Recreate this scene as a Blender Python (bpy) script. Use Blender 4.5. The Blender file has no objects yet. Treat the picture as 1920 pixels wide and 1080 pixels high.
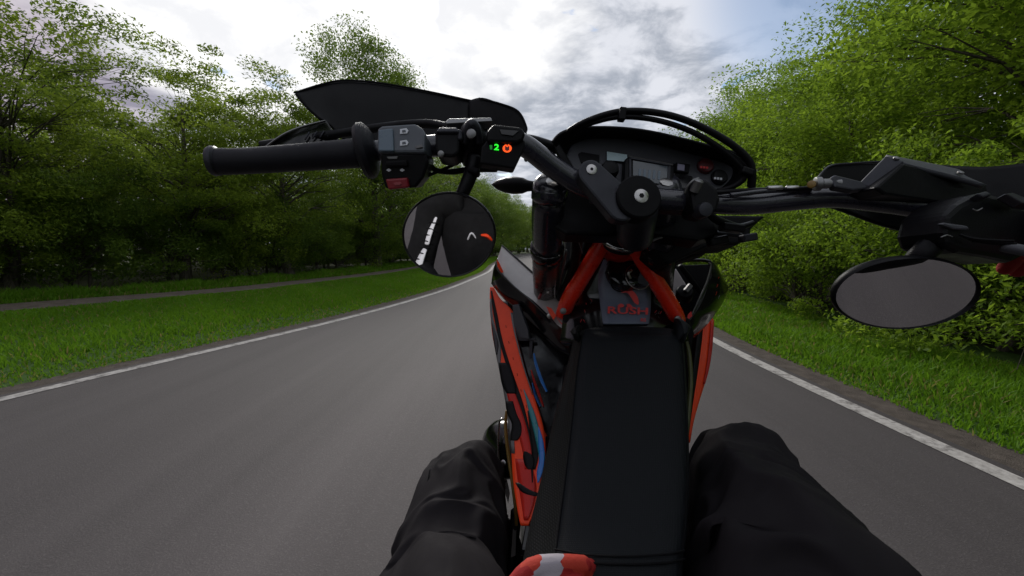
import bpy, math, random
import numpy as np
from mathutils import Vector, Matrix

PI = math.pi
R = math.radians
S = bpy.context.scene
C = S.collection

# ------------------------------------------------------------------ camera
CAM_H = 1.2
PITCH = R(5.3)
FPX = 805.0                      # focal length in photograph pixels (1920 wide)
cam_data = bpy.data.cameras.new('camera')
cam_data.sensor_width = 36.0
cam_data.lens = 36.0 * FPX / 1920.0
cam_data.clip_start = 0.02
cam_data.clip_end = 3000.0
cam = bpy.data.objects.new('camera', cam_data)
C.objects.link(cam)
cam.location = (0, 0, CAM_H)
cam.rotation_euler = (PI / 2 - PITCH, 0, 0)
S.camera = cam

# ------------------------------------------------------------------ world, sun, exposure
SUN_EL, SUN_AZ = R(34), R(-14)   # azimuth from the riding direction, negative to the left
world = bpy.data.worlds.new('World')
S.world = world
world.use_nodes = True
W = world.node_tree
W.nodes.clear()


def wn(t, **kw):
    n = W.nodes.new(t)
    for k, v in kw.items():
        setattr(n, k, v)
    return n


def wl(a, b):
    W.links.new(a, b)


def wmath(op, a, b=None, c=None, clamp=False):
    n = wn('ShaderNodeMath', operation=op, use_clamp=clamp)
    for i, v in enumerate((a, b, c)):
        if v is None:
            continue
        if isinstance(v, (int, float)):
            n.inputs[i].default_value = v
        else:
            wl(v, n.inputs[i])
    return n.outputs[0]


def wrange(v, a, b, c=0.0, d=1.0):
    n = wn('ShaderNodeMapRange', interpolation_type='SMOOTHSTEP')
    wl(v, n.inputs['Value'])
    n.inputs['From Min'].default_value = a
    n.inputs['From Max'].default_value = b
    n.inputs['To Min'].default_value = c
    n.inputs['To Max'].default_value = d
    return n.outputs['Result']


def wmix(f, a, b):
    n = wn('ShaderNodeMix', data_type='RGBA')
    if isinstance(f, (int, float)):
        n.inputs[0].default_value = f
    else:
        wl(f, n.inputs[0])
    for i, v in ((6, a), (7, b)):
        if isinstance(v, tuple):
            n.inputs[i].default_value = (*v, 1)
        else:
            wl(v, n.inputs[i])
    return n.outputs[2]


tc = wn('ShaderNodeTexCoord')
DIR = tc.outputs['Generated']
sep = wn('ShaderNodeSeparateXYZ'); wl(DIR, sep.inputs[0])
zz = wmath('MAXIMUM', sep.outputs[2], 0.0)
den = wmath('ADD', zz, 0.22)
cx = wmath('DIVIDE', sep.outputs[0], den)
cy = wmath('DIVIDE', sep.outputs[1], den)
comb = wn('ShaderNodeCombineXYZ'); wl(cx, comb.inputs[0]); wl(cy, comb.inputs[1])


def wnoise(scale, detail, rough, dist=0.0, off=0.0):
    n = wn('ShaderNodeTexNoise')
    n.noise_dimensions = '3D'
    a = wn('ShaderNodeVectorMath', operation='ADD')
    wl(comb.outputs[0], a.inputs[0]); a.inputs[1].default_value = (off, off * 0.7, off * 1.3)
    wl(a.outputs[0], n.inputs['Vector'])
    n.inputs['Scale'].default_value = scale
    n.inputs['Detail'].default_value = detail
    n.inputs['Roughness'].default_value = rough
    n.inputs['Distortion'].default_value = dist
    return n.outputs['Fac']


def wdir(az, el):
    return (math.sin(az) * math.cos(el), math.cos(az) * math.cos(el), math.sin(el))


def wdot(d):
    n = wn('ShaderNodeVectorMath', operation='DOT_PRODUCT')
    wl(DIR, n.inputs[0]); n.inputs[1].default_value = d
    return n.outputs['Value']


n_big = wnoise(1.3, 5, 0.55, 0.3, 3.1)
n_fine = wnoise(4.6, 9, 0.60, 0.3, 7.7)
n_hole = wnoise(3.6, 5, 0.5, 0.6, 13.0)
# thin bright cloud round the hidden sun, ragged at its rim
glow_in = wmath('ADD', wdot(wdir(R(-19), R(27))), wmath('MULTIPLY', wmath('SUBTRACT', n_big, 0.5), 0.22))
glow = wrange(glow_in, 0.905, 0.965)
shade = wmath('ADD', wmath('MULTIPLY', n_fine, 0.75), wmath('MULTIPLY', n_big, 0.25))
body = wrange(shade, 0.41, 0.60)
cloud = wmix(body, (0.27, 0.295, 0.345), (0.53, 0.545, 0.59))
# the cloud away to the left is heavier and a little violet
left = wrange(sep.outputs[0], -0.45, -0.75)
cloud_l = wmix(body, (0.20, 0.17, 0.225), (0.40, 0.35, 0.40))
cloud = wmix(left, cloud, cloud_l)
cloud = wmix(glow, cloud, wmix(body, (0.63, 0.635, 0.655), (0.80, 0.795, 0.785)))
sky = wn('ShaderNodeTexSky', sky_type='NISHITA')
sky.sun_disc = False
sky.sun_elevation = SUN_EL
sky.sun_rotation = SUN_AZ
sky.air_density = 1.0
sky.dust_density = 0.5
bg_sky = wn('ShaderNodeBackground'); wl(sky.outputs[0], bg_sky.inputs[0]); bg_sky.inputs[1].default_value = 0.08
bg_cloud = wn('ShaderNodeBackground'); wl(cloud, bg_cloud.inputs[0]); bg_cloud.inputs[1].default_value = 1.0
gap = wrange(wdot(wdir(R(36), R(27))), 0.968, 0.996)
cover = wmath('SUBTRACT', wrange(n_hole, 0.30, 0.345), wmath('MULTIPLY', gap, 0.75), clamp=True)
for (_px, _py, _r0) in ((792, 74, 0.9991), (786, 6, 0.9992)):
    _d = (cam.rotation_euler.to_matrix() @ Vector(((_px - 960) / FPX, (540 - _py) / FPX, -1))).normalized()
    _v = wmath('ADD', wdot(tuple(_d)), wmath('MULTIPLY', wmath('SUBTRACT', n_hole, 0.5), 0.0016))
    cover = wmath('SUBTRACT', cover, wmath('MULTIPLY', wrange(_v, _r0, _r0 + 0.0004), 0.95), clamp=True)
mixs = wn('ShaderNodeMixShader')
wl(cover, mixs.inputs[0]); wl(bg_sky.outputs[0], mixs.inputs[1]); wl(bg_cloud.outputs[0], mixs.inputs[2])
wo = wn('ShaderNodeOutputWorld'); wl(mixs.outputs[0], wo.inputs[0])

sun_data = bpy.data.lights.new('sun', 'SUN')
sun_data.energy = 1.5
sun_data.angle = R(14)
sun_data.color = (1.0, 0.96, 0.90)
sun = bpy.data.objects.new('sun', sun_data)
C.objects.link(sun)
sd = Vector(wdir(SUN_AZ, SUN_EL))
sun.rotation_euler = sd.to_track_quat('Z', 'Y').to_euler()

S.view_settings.view_transform = 'Standard'
S.view_settings.look = 'None'
S.view_settings.exposure = 0.55
S.view_settings.gamma = 1.0
S.view_settings.use_curve_mapping = False
S.render.engine = 'CYCLES'
S.cycles.use_denoising = True
S.cycles.max_bounces = 6
S.cycles.diffuse_bounces = 3
S.cycles.glossy_bounces = 3
S.cycles.transmission_bounces = 3
S.cycles.transparent_max_bounces = 4

# ------------------------------------------------------------------ helpers
rng = np.random.default_rng(11)
random.seed(5)
CAMROT = cam.rotation_euler.to_matrix()


def P(px, py, d):
    """A point d metres ahead of the lens, given where it shows in the photograph."""
    v = Vector(((px - 960.0) / FPX * d, (540.0 - py) / FPX * d, -d))
    return CAMROT @ v + Vector((0, 0, CAM_H))


def CV(x, y, d):
    """A direction given as right, up, ahead of the lens."""
    return CAMROT @ Vector((x, y, -d))


def G(px, py):
    """Where the line of sight through a picture point meets the ground."""
    v = CAMROT @ Vector(((px - 960.0) / FPX, (540.0 - py) / FPX, -1))
    t = -CAM_H / v.z
    return v.x * t, v.y * t


def mesh_np(name, verts, faces, mats, attr=None, smooth=False, mat_idx=None):
    """verts (n,3); faces (m,k) with constant k."""
    me = bpy.data.meshes.new(name)
    verts = np.asarray(verts, dtype=np.float32)
    faces = np.asarray(faces, dtype=np.int32)
    m, k = faces.shape
    me.vertices.add(len(verts)); me.vertices.foreach_set('co', verts.ravel())
    me.loops.add(m * k); me.loops.foreach_set('vertex_index', faces.ravel())
    me.polygons.add(m)
    me.polygons.foreach_set('loop_start', np.arange(0, m * k, k, dtype=np.int32))
    me.polygons.foreach_set('loop_total', np.full(m, k, dtype=np.int32))
    if smooth:
        me.polygons.foreach_set('use_smooth', np.ones(m, dtype=bool))
    if mat_idx is not None:
        me.polygons.foreach_set('material_index', np.asarray(mat_idx, dtype=np.int32))
    if attr is not None:
        for an, (dom, vals) in attr.items():
            a = me.attributes.new(an, 'FLOAT', dom)
            a.data.foreach_set('value', np.asarray(vals, dtype=np.float32))
    for mm in (mats if isinstance(mats, (list, tuple)) else [mats]):
        me.materials.append(mm)
    me.update(calc_edges=True)
    return me


def link(name, me, parent=None):
    o = bpy.data.objects.new(name, me)
    C.objects.link(o)
    if parent is not None:
        o.parent = parent
    return o


def tag(o, label=None, cat=None, group=None, kind=None):
    if label: o['label'] = label
    if cat: o['category'] = cat
    if group: o['group'] = group
    if kind: o['kind'] = kind
    return o


def empty(name, loc=(0, 0, 0), rz=0.0):
    o = bpy.data.objects.new(name, None)
    C.objects.link(o)
    o.location = loc
    o.rotation_euler = (0, 0, rz)
    o.empty_display_size = 0.2
    return o


def copy_tree(o, parent=None):
    c = o.copy()
    C.objects.link(c)
    c.parent = parent
    for ch in list(o.children):
        copy_tree(ch, c)
    return c


# ------------------------------------------------------------------ materials
def new_mat(name):
    m = bpy.data.materials.new(name)
    m.use_nodes = True
    nt = m.node_tree
    b = nt.nodes['Principled BSDF']
    return m, nt, b


def simple(name, col, rough=0.5, metal=0.0, bump=0.0, bscale=200.0, var=0.0, coat=0.0, emit=None, estr=1.0, spec=None, wear=0.0):
    m, nt, b = new_mat(name)
    b.inputs['Base Color'].default_value = (*col, 1)
    b.inputs['Roughness'].default_value = rough
    b.inputs['Metallic'].default_value = metal
    if coat:
        b.inputs['Coat Weight'].default_value = coat
        b.inputs['Coat Roughness'].default_value = 0.08
    if spec is not None:
        b.inputs['Specular IOR Level'].default_value = spec
    if emit:
        b.inputs['Emission Color'].default_value = (*emit, 1)
        b.inputs['Emission Strength'].default_value = estr
    tcn = nt.nodes.new('ShaderNodeTexCoord')
    if bump:
        n = nt.nodes.new('ShaderNodeTexNoise'); n.inputs['Scale'].default_value = bscale
        n.inputs['Detail'].default_value = 3
        nt.links.new(tcn.outputs['Object'], n.inputs['Vector'])
        bp = nt.nodes.new('ShaderNodeBump'); bp.inputs['Strength'].default_value = bump
        bp.inputs['Distance'].default_value = 0.001
        nt.links.new(n.outputs['Fac'], bp.inputs['Height']); nt.links.new(bp.outputs[0], b.inputs['Normal'])
    # uneven dust and handling wear
    n2 = nt.nodes.new('ShaderNodeTexNoise'); n2.inputs['Scale'].default_value = 34.0
    n2.inputs['Detail'].default_value = 6; n2.inputs['Roughness'].default_value = 0.65
    nt.links.new(tcn.outputs['Object'], n2.inputs['Vector'])
    mr = nt.nodes.new('ShaderNodeMapRange')
    mr.inputs['From Min'].default_value = 0.3; mr.inputs['From Max'].default_value = 0.7
    mr.inputs['To Min'].default_value = max(0.02, rough - 0.12); mr.inputs['To Max'].default_value = min(1, rough + 0.14)
    nt.links.new(n2.outputs['Fac'], mr.inputs['Value']); nt.links.new(mr.outputs[0], b.inputs['Roughness'])
    if var:
        mx = nt.nodes.new('ShaderNodeMix'); mx.data_type = 'RGBA'
        mx.inputs[6].default_value = (*[c * (1 - var) for c in col], 1)
        mx.inputs[7].default_value = (*[min(1, c * (1 + var) + 0.004) for c in col], 1)
        nt.links.new(n2.outputs['Fac'], mx.inputs[0]); nt.links.new(mx.outputs[2], b.inputs['Base Color'])
    return m


def leaf_mat(name, dark, light, trans=0.35):
    m, nt, b = new_mat(name)
    at = nt.nodes.new('ShaderNodeAttribute'); at.attribute_name = 'tint'
    oi = nt.nodes.new('ShaderNodeObjectInfo')
    ad = nt.nodes.new('ShaderNodeMath'); ad.operation = 'MULTIPLY_ADD'
    nt.links.new(oi.outputs['Random'], ad.inputs[0]); ad.inputs[1].default_value = 0.3
    nt.links.new(at.outputs['Fac'], ad.inputs[2])
    mx = nt.nodes.new('ShaderNodeMix'); mx.data_type = 'RGBA'
    mx.inputs[6].default_value = (*dark, 1); mx.inputs[7].default_value = (*light, 1)
    nt.links.new(ad.outputs[0], mx.inputs[0])
    nt.links.new(mx.outputs[2], b.inputs['Base Color'])
    b.inputs['Roughness'].default_value = 0.55
    b.inputs['Specular IOR Level'].default_value = 0.14
    tr = nt.nodes.new('ShaderNodeBsdfTranslucent')
    hs = nt.nodes.new('ShaderNodeHueSaturation'); hs.inputs['Value'].default_value = 1.3
    hs.inputs['Hue'].default_value = 0.49
    nt.links.new(mx.outputs[2], hs.inputs['Color']); nt.links.new(hs.outputs[0], tr.inputs['Color'])
    ms = nt.nodes.new('ShaderNodeMixShader'); ms.inputs[0].default_value = trans
    nt.links.new(b.outputs[0], ms.inputs[1]); nt.links.new(tr.outputs[0], ms.inputs[2])
    nt.links.new(ms.outputs[0], nt.nodes['Material Output'].inputs['Surface'])
    return m


def bark_mat():
    m, nt, b = new_mat('bark')
    tcn = nt.nodes.new('ShaderNodeTexCoord')
    mp = nt.nodes.new('ShaderNodeMapping'); mp.inputs['Scale'].default_value = (14, 14, 2.5)
    nt.links.new(tcn.outputs['Object'], mp.inputs['Vector'])
    n = nt.nodes.new('ShaderNodeTexNoise'); n.inputs['Detail'].default_value = 6
    n.inputs['Scale'].default_value = 1.5
    nt.links.new(mp.outputs[0], n.inputs['Vector'])
    cr = nt.nodes.new('ShaderNodeValToRGB')
    cr.color_ramp.elements[0].position = 0.3; cr.color_ramp.elements[0].color = (0.028, 0.022, 0.016, 1)
    cr.color_ramp.elements[1].position = 0.7; cr.color_ramp.elements[1].color = (0.11, 0.095, 0.07, 1)
    nt.links.new(n.outputs['Fac'], cr.inputs[0]); nt.links.new(cr.outputs[0], b.inputs['Base Color'])
    b.inputs['Roughness'].default_value = 0.9
    bp = nt.nodes.new('ShaderNodeBump'); bp.inputs['Strength'].default_value = 0.8; bp.inputs['Distance'].default_value = 0.03
    nt.links.new(n.outputs['Fac'], bp.inputs['Height']); nt.links.new(bp.outputs[0], b.inputs['Normal'])
    return m


def ground_mat(name, c1, c2, scale, rough=0.95, bump=0.4, bdist=0.02, stretch=None, c3=None, spec=0.2):
    m, nt, b = new_mat(name)
    tcn = nt.nodes.new('ShaderNodeTexCoord')
    src = tcn.outputs['Object']
    if stretch:
        mp = nt.nodes.new('ShaderNodeMapping'); mp.inputs['Scale'].default_value = stretch
        nt.links.new(src, mp.inputs['Vector']); src2 = mp.outputs[0]
    else:
        src2 = src
    n = nt.nodes.new('ShaderNodeTexNoise'); n.inputs['Scale'].default_value = scale
    n.inputs['Detail'].default_value = 8; n.inputs['Roughness'].default_value = 0.6
    nt.links.new(src2, n.inputs['Vector'])
    mr = nt.nodes.new('ShaderNodeMapRange'); mr.inputs['From Min'].default_value = 0.3; mr.inputs['From Max'].default_value = 0.7
    nt.links.new(n.outputs['Fac'], mr.inputs['Value'])
    mx = nt.nodes.new('ShaderNodeMix'); mx.data_type = 'RGBA'
    mx.inputs[6].default_value = (*c1, 1); mx.inputs[7].default_value = (*c2, 1)
    nt.links.new(mr.outputs[0], mx.inputs[0])
    out = mx.outputs[2]
    if c3:
        n3 = nt.nodes.new('ShaderNodeTexNoise'); n3.inputs['Scale'].default_value = 150.0; n3.inputs['Detail'].default_value = 6; n3.inputs['Roughness'].default_value = 0.7
        nt.links.new(src, n3.inputs['Vector'])
        r3 = nt.nodes.new('ShaderNodeMapRange'); r3.inputs['From Min'].default_value = 0.52; r3.inputs['From Max'].default_value = 0.72
        nt.links.new(n3.outputs['Fac'], r3.inputs['Value'])
        m3 = nt.nodes.new('ShaderNodeMix'); m3.data_type = 'RGBA'
        nt.links.new(r3.outputs[0], m3.inputs[0]); nt.links.new(out, m3.inputs[6]); m3.inputs[7].default_value = (*c3, 1)
        out = m3.outputs[2]
    nt.links.new(out, b.inputs['Base Color'])
    b.inputs['Roughness'].default_value = rough
    b.inputs['Specular IOR Level'].default_value = spec
    nb = nt.nodes.new('ShaderNodeTexNoise'); nb.inputs['Scale'].default_value = 150.0; nb.inputs['Detail'].default_value = 4
    nt.links.new(src, nb.inputs['Vector'])
    bp = nt.nodes.new('ShaderNodeBump'); bp.inputs['Strength'].default_value = bump; bp.inputs['Distance'].default_value = bdist
    nt.links.new(nb.outputs['Fac'], bp.inputs['Height']); nt.links.new(bp.outputs[0], b.inputs['Normal'])
    return m


M_bark = bark_mat()
M_leaf_olive = leaf_mat('leaf_olive', (0.070, 0.122, 0.014), (0.240, 0.335, 0.036), 0.6)
M_leaf_dark = leaf_mat('leaf_dark', (0.050, 0.100, 0.016), (0.170, 0.260, 0.034), 0.58)
M_leaf_fresh = leaf_mat('leaf_fresh', (0.070, 0.140, 0.012), (0.220, 0.350, 0.030), 0.58)
M_grass = leaf_mat('grass_blade', (0.040, 0.108, 0.008), (0.118, 0.255, 0.014), 0.45)
_nt = M_grass.node_tree
_mx = [q for q in _nt.nodes if q.type == 'MIX'][0]
_dry = _nt.nodes.new('ShaderNodeAttribute'); _dry.attribute_name = 'dry'
_m2 = _nt.nodes.new('ShaderNodeMix'); _m2.data_type = 'RGBA'; _m2.inputs[7].default_value = (0.26, 0.21, 0.08, 1)
_outs = [l.to_socket for l in _mx.outputs[2].links]
_nt.links.new(_dry.outputs['Fac'], _m2.inputs[0]); _nt.links.new(_mx.outputs[2], _m2.inputs[6])
for _o in _outs: _nt.links.new(_m2.outputs[2], _o)
M_turf = ground_mat('turf', (0.026, 0.055, 0.010), (0.050, 0.110, 0.014), 1.6)
M_soil = ground_mat('shaded_soil', (0.022, 0.026, 0.012), (0.050, 0.058, 0.022), 2.5)
M_path = ground_mat('trodden_path', (0.085, 0.066, 0.052), (0.155, 0.128, 0.105), 3.0)
M_shoulder = ground_mat('gritty_shoulder', (0.060, 0.050, 0.042), (0.120, 0.100, 0.085), 9.0, bump=0.8)
M_line = ground_mat('road_paint', (0.26, 0.245, 0.23), (0.46, 0.44, 0.42), 26.0, rough=0.7, bump=0.5, bdist=0.004)
_nt = M_line.node_tree; _b = _nt.nodes['Principled BSDF']
_old = _b.inputs['Base Color'].links[0].from_socket
_n = _nt.nodes.new('ShaderNodeTexNoise'); _n.inputs['Scale'].default_value = 7.0; _n.inputs['Detail'].default_value = 10; _n.inputs['Roughness'].default_value = 0.75
_t = _nt.nodes.new('ShaderNodeTexCoord'); _nt.links.new(_t.outputs['Object'], _n.inputs['Vector'])
_r = _nt.nodes.new('ShaderNodeMapRange'); _r.inputs['From Min'].default_value = 0.50; _r.inputs['From Max'].default_value = 0.60; _r.inputs['To Max'].default_value = 0.75
_nt.links.new(_n.outputs['Fac'], _r.inputs['Value'])
_m = _nt.nodes.new('ShaderNodeMix'); _m.data_type = 'RGBA'
_nt.links.new(_r.outputs[0], _m.inputs[0]); _nt.links.new(_old, _m.inputs[6]); _m.inputs[7].default_value = (0.085, 0.078, 0.076, 1)
_nt.links.new(_m.outputs[2], _b.inputs['Base Color'])
M_asphalt = ground_mat('asphalt', (0.046, 0.0395, 0.0405), (0.068, 0.0595, 0.0600), 1.0, rough=0.75, bump=0.6, bdist=0.004,
                       stretch=(2.4, 0.08, 1), c3=(0.110, 0.099, 0.098), spec=0.3)

# tyre-polished tracks and a paler middle band that follow the road
_nt = M_asphalt.node_tree
_b = _nt.nodes['Principled BSDF']
_col = _b.inputs['Base Color'].links[0].from_socket
_at = _nt.nodes.new('ShaderNodeAttribute'); _at.attribute_name = 'across'
_nz = _nt.nodes.new('ShaderNodeTexNoise'); _nz.inputs['Scale'].default_value = 0.5; _nz.inputs['Detail'].default_value = 3
_tc = _nt.nodes.new('ShaderNodeTexCoord'); _nt.links.new(_tc.outputs['Object'], _nz.inputs['Vector'])
_ma = _nt.nodes.new('ShaderNodeMath'); _ma.operation = 'MULTIPLY_ADD'; _ma.inputs[1].default_value = 0.07
_nt.links.new(_nz.outputs['Fac'], _ma.inputs[0]); _nt.links.new(_at.outputs['Fac'], _ma.inputs[2])
_rp = _nt.nodes.new('ShaderNodeValToRGB'); _rp.color_ramp.interpolation = 'B_SPLINE'
_els = [(0.03, .80), (0.12, .98), (0.22, .88), (0.34, 1.02), (0.46, 1.0), (0.51, 1.32), (0.56, 1.26), (0.60, .98), (0.72, .86), (0.86, .98), (0.97, .84)]
_e = _rp.color_ramp.elements
_e[0].position = _els[0][0]; _e[0].color = (_els[0][1] / 2,) * 3 + (1,)
_e[1].position = _els[-1][0]; _e[1].color = (_els[-1][1] / 2,) * 3 + (1,)
for _p, _v in _els[1:-1]:
    _q = _e.new(_p); _q.color = (_v / 2,) * 3 + (1,)
_nt.links.new(_ma.outputs[0], _rp.inputs[0])
_vm = _nt.nodes.new('ShaderNodeVectorMath'); _vm.operation = 'MULTIPLY'
_v2 = _nt.nodes.new('ShaderNodeVectorMath'); _v2.operation = 'SCALE'; _v2.inputs['Scale'].default_value = 2.0
_nt.links.new(_rp.outputs[0], _v2.inputs[0]); _nt.links.new(_col, _vm.inputs[0]); _nt.links.new(_v2.outputs[0], _vm.inputs[1])
_nt.links.new(_vm.outputs[0], _b.inputs['Base Color'])


# ------------------------------------------------------------------ ground, road, verges
def smooth_curve(pts, ys, passes=3):
    pts = sorted(pts)
    a = np.array([p[0] for p in pts]); b = np.array([p[1] for p in pts])
    x = np.interp(ys, a, b)
    k = np.ones(7) / 7
    for _ in range(passes):
        xp = np.concatenate([np.full(3, x[0]), x, np.full(3, x[-1])])
        x = np.convolve(xp, k, 'valid')
    return x


ys = np.concatenate([np.arange(-60, -4, 2.0), np.arange(-4, 30, 0.5), np.arange(30, 132, 2.0)])
left_hits = [G(*p)[::-1] for p in ((0, 747), (170, 708), (400, 662), (560, 626), (700, 587), (840, 545), (920, 510))]
right_hits = [G(*p)[::-1] for p in ((1920, 918), (1700, 818), (1500, 730), (1335, 652))]
XL = smooth_curve([(-60, -4.6), (0, -4.55), (2.2, -4.5)] + left_hits + [(35, -1.3), (60, -0.5), (85, 1.2), (110, 5), (132, 10)], ys)
XR = smooth_curve([(-60, 2.6), (0, 2.62)] + right_hits + [(9, 3.0), (14, 3.7), (22, 4.1), (35, 4.6), (60, 5.4), (85, 7.2), (110, 11), (132, 16)], ys)


def ribbon(name, xa, xb, z, mat, nx=6, zb=None, across=False):
    t = np.linspace(0, 1, nx)[None, :]
    X = xa[:, None] * (1 - t) + xb[:, None] * t
    Y = np.repeat(ys[:, None], nx, 1)
    Z = np.full_like(X, z) if zb is None else z + (zb - z) * t + 0 * X
    V = np.stack([X, Y, Z], -1).reshape(-1, 3)
    i, j = np.meshgrid(np.arange(len(ys) - 1), np.arange(nx - 1), indexing='ij')
    a = (i * nx + j).ravel()
    F = np.stack([a, a + 1, a + nx + 1, a + nx], -1)
    at = {'across': ('POINT', np.broadcast_to(t, X.shape).ravel())} if across else None
    o = link(name, mesh_np(name, V, F, mat, at))
    return tag(o, kind='structure')


def edge_noise(seed, amp, n=len(ys)):
    r = np.random.default_rng(seed)
    return np.convolve(r.normal(0, 1, n + 4), np.ones(3) / 3, 'same')[2:-2] * amp


# ground sheet
gx = np.linspace(-400, 400, 9)
gX, gY = np.meshgrid(gx, gx, indexing='ij')
V = np.stack([gX, gY, np.full_like(gX, -0.02)], -1).reshape(-1, 3)
i, j = np.meshgrid(np.arange(8), np.arange(8), indexing='ij')
a = (i * 9 + j).ravel()
ground = tag(link('ground', mesh_np('ground', V, np.stack([a, a + 9, a + 10, a + 1], -1), M_soil)), kind='structure')

_ph = sorted([G(0, 577)[::-1], G(250, 557)[::-1], G(470, 543)[::-1]])
print('path', _ph)
PLX = np.interp(ys, [-60, 6, 8.4, 12.5, 20, 40, 60, 85, 110, 132], [-12.5, -11.6, -10.3, -8.0, -6.4, -5.0, -3.4, -1.2, 2.9, 8])   # path centre
ribbon('grass_verge', PLX + 0.3, XL - 0.42, 0.0, M_turf, 8)
PW = np.interp(ys, [0, 9, 14, 25], [1.5, 1.4, 1.0, 0.7])
ribbon('footpath', PLX - 0.75 * PW + edge_noise(1, .08), PLX + 0.62 * PW + edge_noise(2, .07), 0.006, M_path, 4)
ribbon('grass_verge', PLX - 3.5, PLX - 0.7, 0.0, M_turf, 4)
ribbon('grass_verge', XR + 0.40, XR + 3.2, 0.0, M_turf, 6)
ribbon('road_shoulder', XL - 0.50 + edge_noise(3, .03), XL - 0.02, 0.004, M_shoulder, 3)
ribbon('road_shoulder', XR + 0.02, XR + 0.48 + edge_noise(4, .03), 0.004, M_shoulder, 3)
ribbon('road', XL - 0.20, XR + 0.18, 0.010, M_asphalt, 40, across=True)
ribbon('edge_line', XL - 0.11, XL + 0.02, 0.014, M_line, 2)
ribbon('edge_line', XR - 0.02, XR + 0.11, 0.014, M_line, 2)


# grass blades
def blades(name, xa, xb, dens_fn, hgt, seed, ymax=60, ymin=-3):
    r = np.random.default_rng(seed)
    n = dens_fn
    Y = ymin + (ymax - ymin) * r.random(n) ** 1.9
    t = r.random(n)
    A = np.interp(Y, ys, xa); B = np.interp(Y, ys, xb)
    X = A + (B - A) * t
    patch = 0.6 + 0.5 * np.sin(X * 1.7 + Y * 0.6) * np.sin(Y * 0.9 + 1.3) + 0.25 * np.sin(Y * 3.1 + X * 4)
    edge = np.clip(np.minimum(t, 1 - t) * 6, 0.45, 1)
    h = hgt * (0.55 + 0.7 * r.random(n)) * (0.75 + 0.45 * np.clip(patch, 0, 1.2)) * edge
    w = 0.004 + 0.0011 * np.clip(Y, 0, 40)
    ang = r.random(n) * 2 * PI
    lean = r.normal(0, 0.45, (n, 2)) * h[:, None]
    dx = np.cos(ang) * w; dy = np.sin(ang) * w
    z0 = np.zeros(n)
    v0 = np.stack([X - dx, Y - dy, z0], -1); v1 = np.stack([X + dx, Y + dy, z0], -1)
    mx_, my_ = X + lean[:, 0] * .35, Y + lean[:, 1] * .35
    v2 = np.stack([mx_ + dx * .7, my_ + dy * .7, h * .6], -1); v3 = np.stack([mx_ - dx * .7, my_ - dy * .7, h * .6], -1)
    v4 = np.stack([X + lean[:, 0], Y + lean[:, 1], h], -1)
    V = np.stack([v0, v1, v2, v3, v4], 1).reshape(-1, 3)
    b = np.arange(n)[:, None] * 5
    F = np.concatenate([b + [0, 1, 2], b + [0, 2, 3], b + [3, 2, 4]], 0)
    tint = np.clip(0.38 + 0.25 * r.random(n) + 0.25 * patch, 0, 1)
    dry = (r.random(n) < 0.05 + 0.10 * (t > 0.93) + 0.05 * (patch < 0.35)) * r.uniform(0.4, 1, n)
    me = mesh_np(name, V, F, M_grass, {'tint': ('FACE', np.tile(tint, 3)), 'dry': ('FACE', np.tile(dry, 3))})
    o = link(name, me)
    return tag(o, kind='stuff')


o = blades('grass', PLX + 0.64 * PW, XL - 0.44, 210000, 0.085, 21)
tag(o, 'bright green verge grass between the road and the trodden path', 'grass')
o = blades('grass', PLX - 3.0, PLX - 0.78 * PW, 50000, 0.22, 22, ymin=3)
tag(o, 'darker taller grass growing between the path and the left hedge', 'grass')
o = blades('grass', XR + 0.42, XR + 2.6, 170000, 0.095, 23)
tag(o, 'bright green verge grass beside the right edge line', 'grass')


# ------------------------------------------------------------------ trees and bushes
def tube_np(p0, p1, r0, r1, k=6):
    p0 = np.array(p0, float); p1 = np.array(p1, float)
    d = p1 - p0; d /= np.linalg.norm(d) + 1e-9
    a = np.cross(d, [0, 0, 1.0] if abs(d[2]) < 0.9 else [1.0, 0, 0]); a /= np.linalg.norm(a)
    b = np.cross(d, a)
    th = np.linspace(0, 2 * PI, k, endpoint=False)
    ring = np.cos(th)[:, None] * a + np.sin(th)[:, None] * b
    V = np.concatenate([p0 + ring * r0, p1 + ring * r1])
    i = np.arange(k); j = (i + 1) % k
    return V, np.stack([i, j, j + k, i + k], -1)


class MBn:
    def __init__(s): s.V = []; s.F = []; s.n = 0
    def add(s, V, F): s.V.append(V); s.F.append(F + s.n); s.n += len(V)
    def path(s, pts, radii, k=6):
        for q in range(len(pts) - 1):
            s.add(*tube_np(pts[q], pts[q + 1], radii[q], radii[q + 1], k))
    def mesh(s, name, mat): return mesh_np(name, np.concatenate(s.V), np.concatenate(s.F), mat, smooth=True)


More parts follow.
